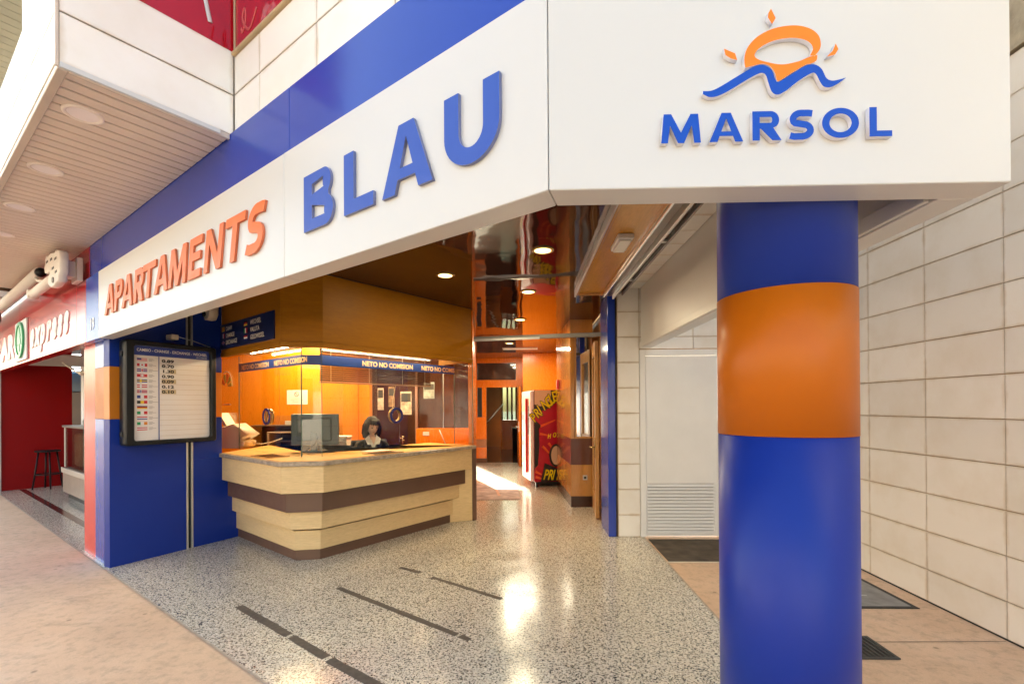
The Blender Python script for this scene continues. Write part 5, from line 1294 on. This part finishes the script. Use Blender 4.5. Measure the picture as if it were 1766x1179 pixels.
put('wire', tube([Vector((*B(-3.55, .35), 2.23)), Vector((*B(-3.1, .38), 2.10)), Vector((*B(-2.75, .40), 2.02)), Vector((*B(-2.55, .42), 2.09)), Vector((*B(-2.4, .42), 2.23))], .010), CREAMP, None, hp)
put('wire_knot', lathe([(.001, -.04), (.035, -.02), (.04, 0), (.035, .02), (.001, .04)], 12), CREAMP, T(Vector((*B(-2.72, .40), 2.04))), hp)
for k, z in enumerate((2.80, 2.645, 2.53, 2.445)):
    tl = thing('shop_strip_light', (-10.2, 10.7, z), ['topmost', 'second from the top', 'third from the top', 'lowest'][k] + ' of four white light strips inside the supermarket', 'lamp')
    put('tube', box(-11.4, -8.9, z - .014, z + .014, -.02, .02, .003), emit('cool_tube', (.85, .93, 1.0), 3.0), frame((0, 10.72), (1, 0)), tl)
bc = thing('blue_cabinet', (-10.0, 10.7, 0), 'dark blue cabinet front under the white light strips', 'cabinet')
put('cabinet_front', box(-12.5, -8.6, 1.95, 2.40, 0, .1, .01), paint('cabinet_blue', (.01, .07, .15), .3, .1), frame((0, 10.84), (1, 0)), bc)
put('lower_front', box(-12.5, -8.6, 0.0, 1.94, 0, .1, .01), paint('shop_brown', (.05, .02, .012), .4, .2), frame((0, 10.84), (1, 0)), bc)
hh = thing('wrapped_goods', (*B(-4.5, 1.3), 1.26), 'grey wrapped bundle lying on top of the display case', 'bundle')
put('bundle', lathe([(.001, 0), (.24, 0), (.26, .08), (.20, .20), (.10, .28), (.001, .30)], 20), paint('grey_wrap', (.16, .15, .13), .5, .3, vscale=12, bumps=.5), T((*B(-4.35, .98), 1.262)), hh)

# awning arm on the red fascia
aw = thing('folded_awning', (*B(-2.5, -.2), 3.0), 'folded white awning frame with cast bracket and arm on the red fascia', 'awning')
AWW = paint('awning_white', (.74, .68, .62), .4, .03)
bkt = [(-1.14, 3.00), (-1.17, 3.06), (-1.12, 3.09), (-1.12, 3.15), (-1.06, 3.18), (-1.0, 3.15), (-.86, 3.165), (-.66, 3.13), (-.62, 3.15), (-.56, 3.12), (-.52, 3.13), (-.46, 3.10), (-.43, 3.00), (-.46, 2.96), (-.43, 2.90), (-.50, 2.87), (-.50, 2.82), (-.60, 2.815), (-.72, 2.80), (-.88, 2.81), (-.99, 2.86), (-.99, 2.93), (-.90, 2.96), (-.93, 3.00), (-1.02, 2.98)]
put('bracket', shape2d([bkt], .07, .008), AWW, FB @ T((0, 0, .13)), aw)
put('wall_plate', box(-.80, -.56, 2.86, 3.10, .001, .05, .006), AWW, FB, aw)
put('bracket_arm', box(-.76, -.60, 2.90, 3.06, .05, .12, .004), AWW, FB, aw)
for x, z in ((-1.02, 3.10), (-.62, 3.06), (-.74, 2.985), (-.60, 2.925), (-.82, 3.09)): put('slot', box(x - .045, x + .045, z - .012, z + .012, .2005, .202), BLACK, FB, aw)
put('pivot_bolt', cyl(.03, 0, .02, 16), GREY, FB @ T((-.72, 2.86, .19)), aw)
def ftube(pts, r, mat, nm, n=14): put(nm, tube([FB @ Vector(p) for p in pts], r, n), mat, None, aw)
ftube([(-1.60, 3.09, .17), (-9.0, 3.09, .17)], .062, AWW, 'roller_tube', 20)
ftube([(-1.59, 3.09, .17), (-1.54, 3.09, .17)], .05, BLACK, 'tube_cap')
ftube([(-1.0, 2.92, .16), (-2.05, 2.92, .16)], .05, AWW, 'folding_arm')
ftube([(-1.62, 3.03, .2), (-1.50, 2.98, .2), (-1.32, 2.95, .18)], .016, AWW, 'link_rod')
put('elbow_joint', cyl(.055, -.05, .05, 18), AWW, FB @ T((-2.08, 2.92, .16)), aw)
put('far_elbow', cyl(.07, -.06, .06, 18), GREY, FB @ T((-5.0, 2.98, .18)), aw)
ftube([(-5.0, 2.98, .18), (-6.4, 2.86, .2)], .045, AWW, 'folding_arm')
put('red_motor_plate', box(-1.40, -1.02, 3.0, 3.12, .09, .118, .004), fr_, FB, aw)

# ================================================================== street opposite (light, reflections)
ob = thing('street_building', (*B(0, -14.5), 0), 'pale rendered building with balconies across the street, seen only in reflections', 'building')
OBW = paint('pale_render', (.60, .55, .48), .85, .08)
put('facade', box(-34, 34, 0, 9.5, 14.3, 20), OBW, FB, ob)
wg = box(0, 1.6, 0, 1.9, 14.27, 14.29)
for fl in range(3):
    for k in range(12):
        put('window', wg, paint('window_dark', (.04, .05, .06), .1, .2), FB @ T((-30 + k * 5, 1.0 + fl * 3.0, -.0)), ob)
    if fl: put('balcony_slab', box(-32, 32, fl * 3.0 + .3, fl * 3.0 + .45, 13.4, 14.299), OBW, FB, ob)
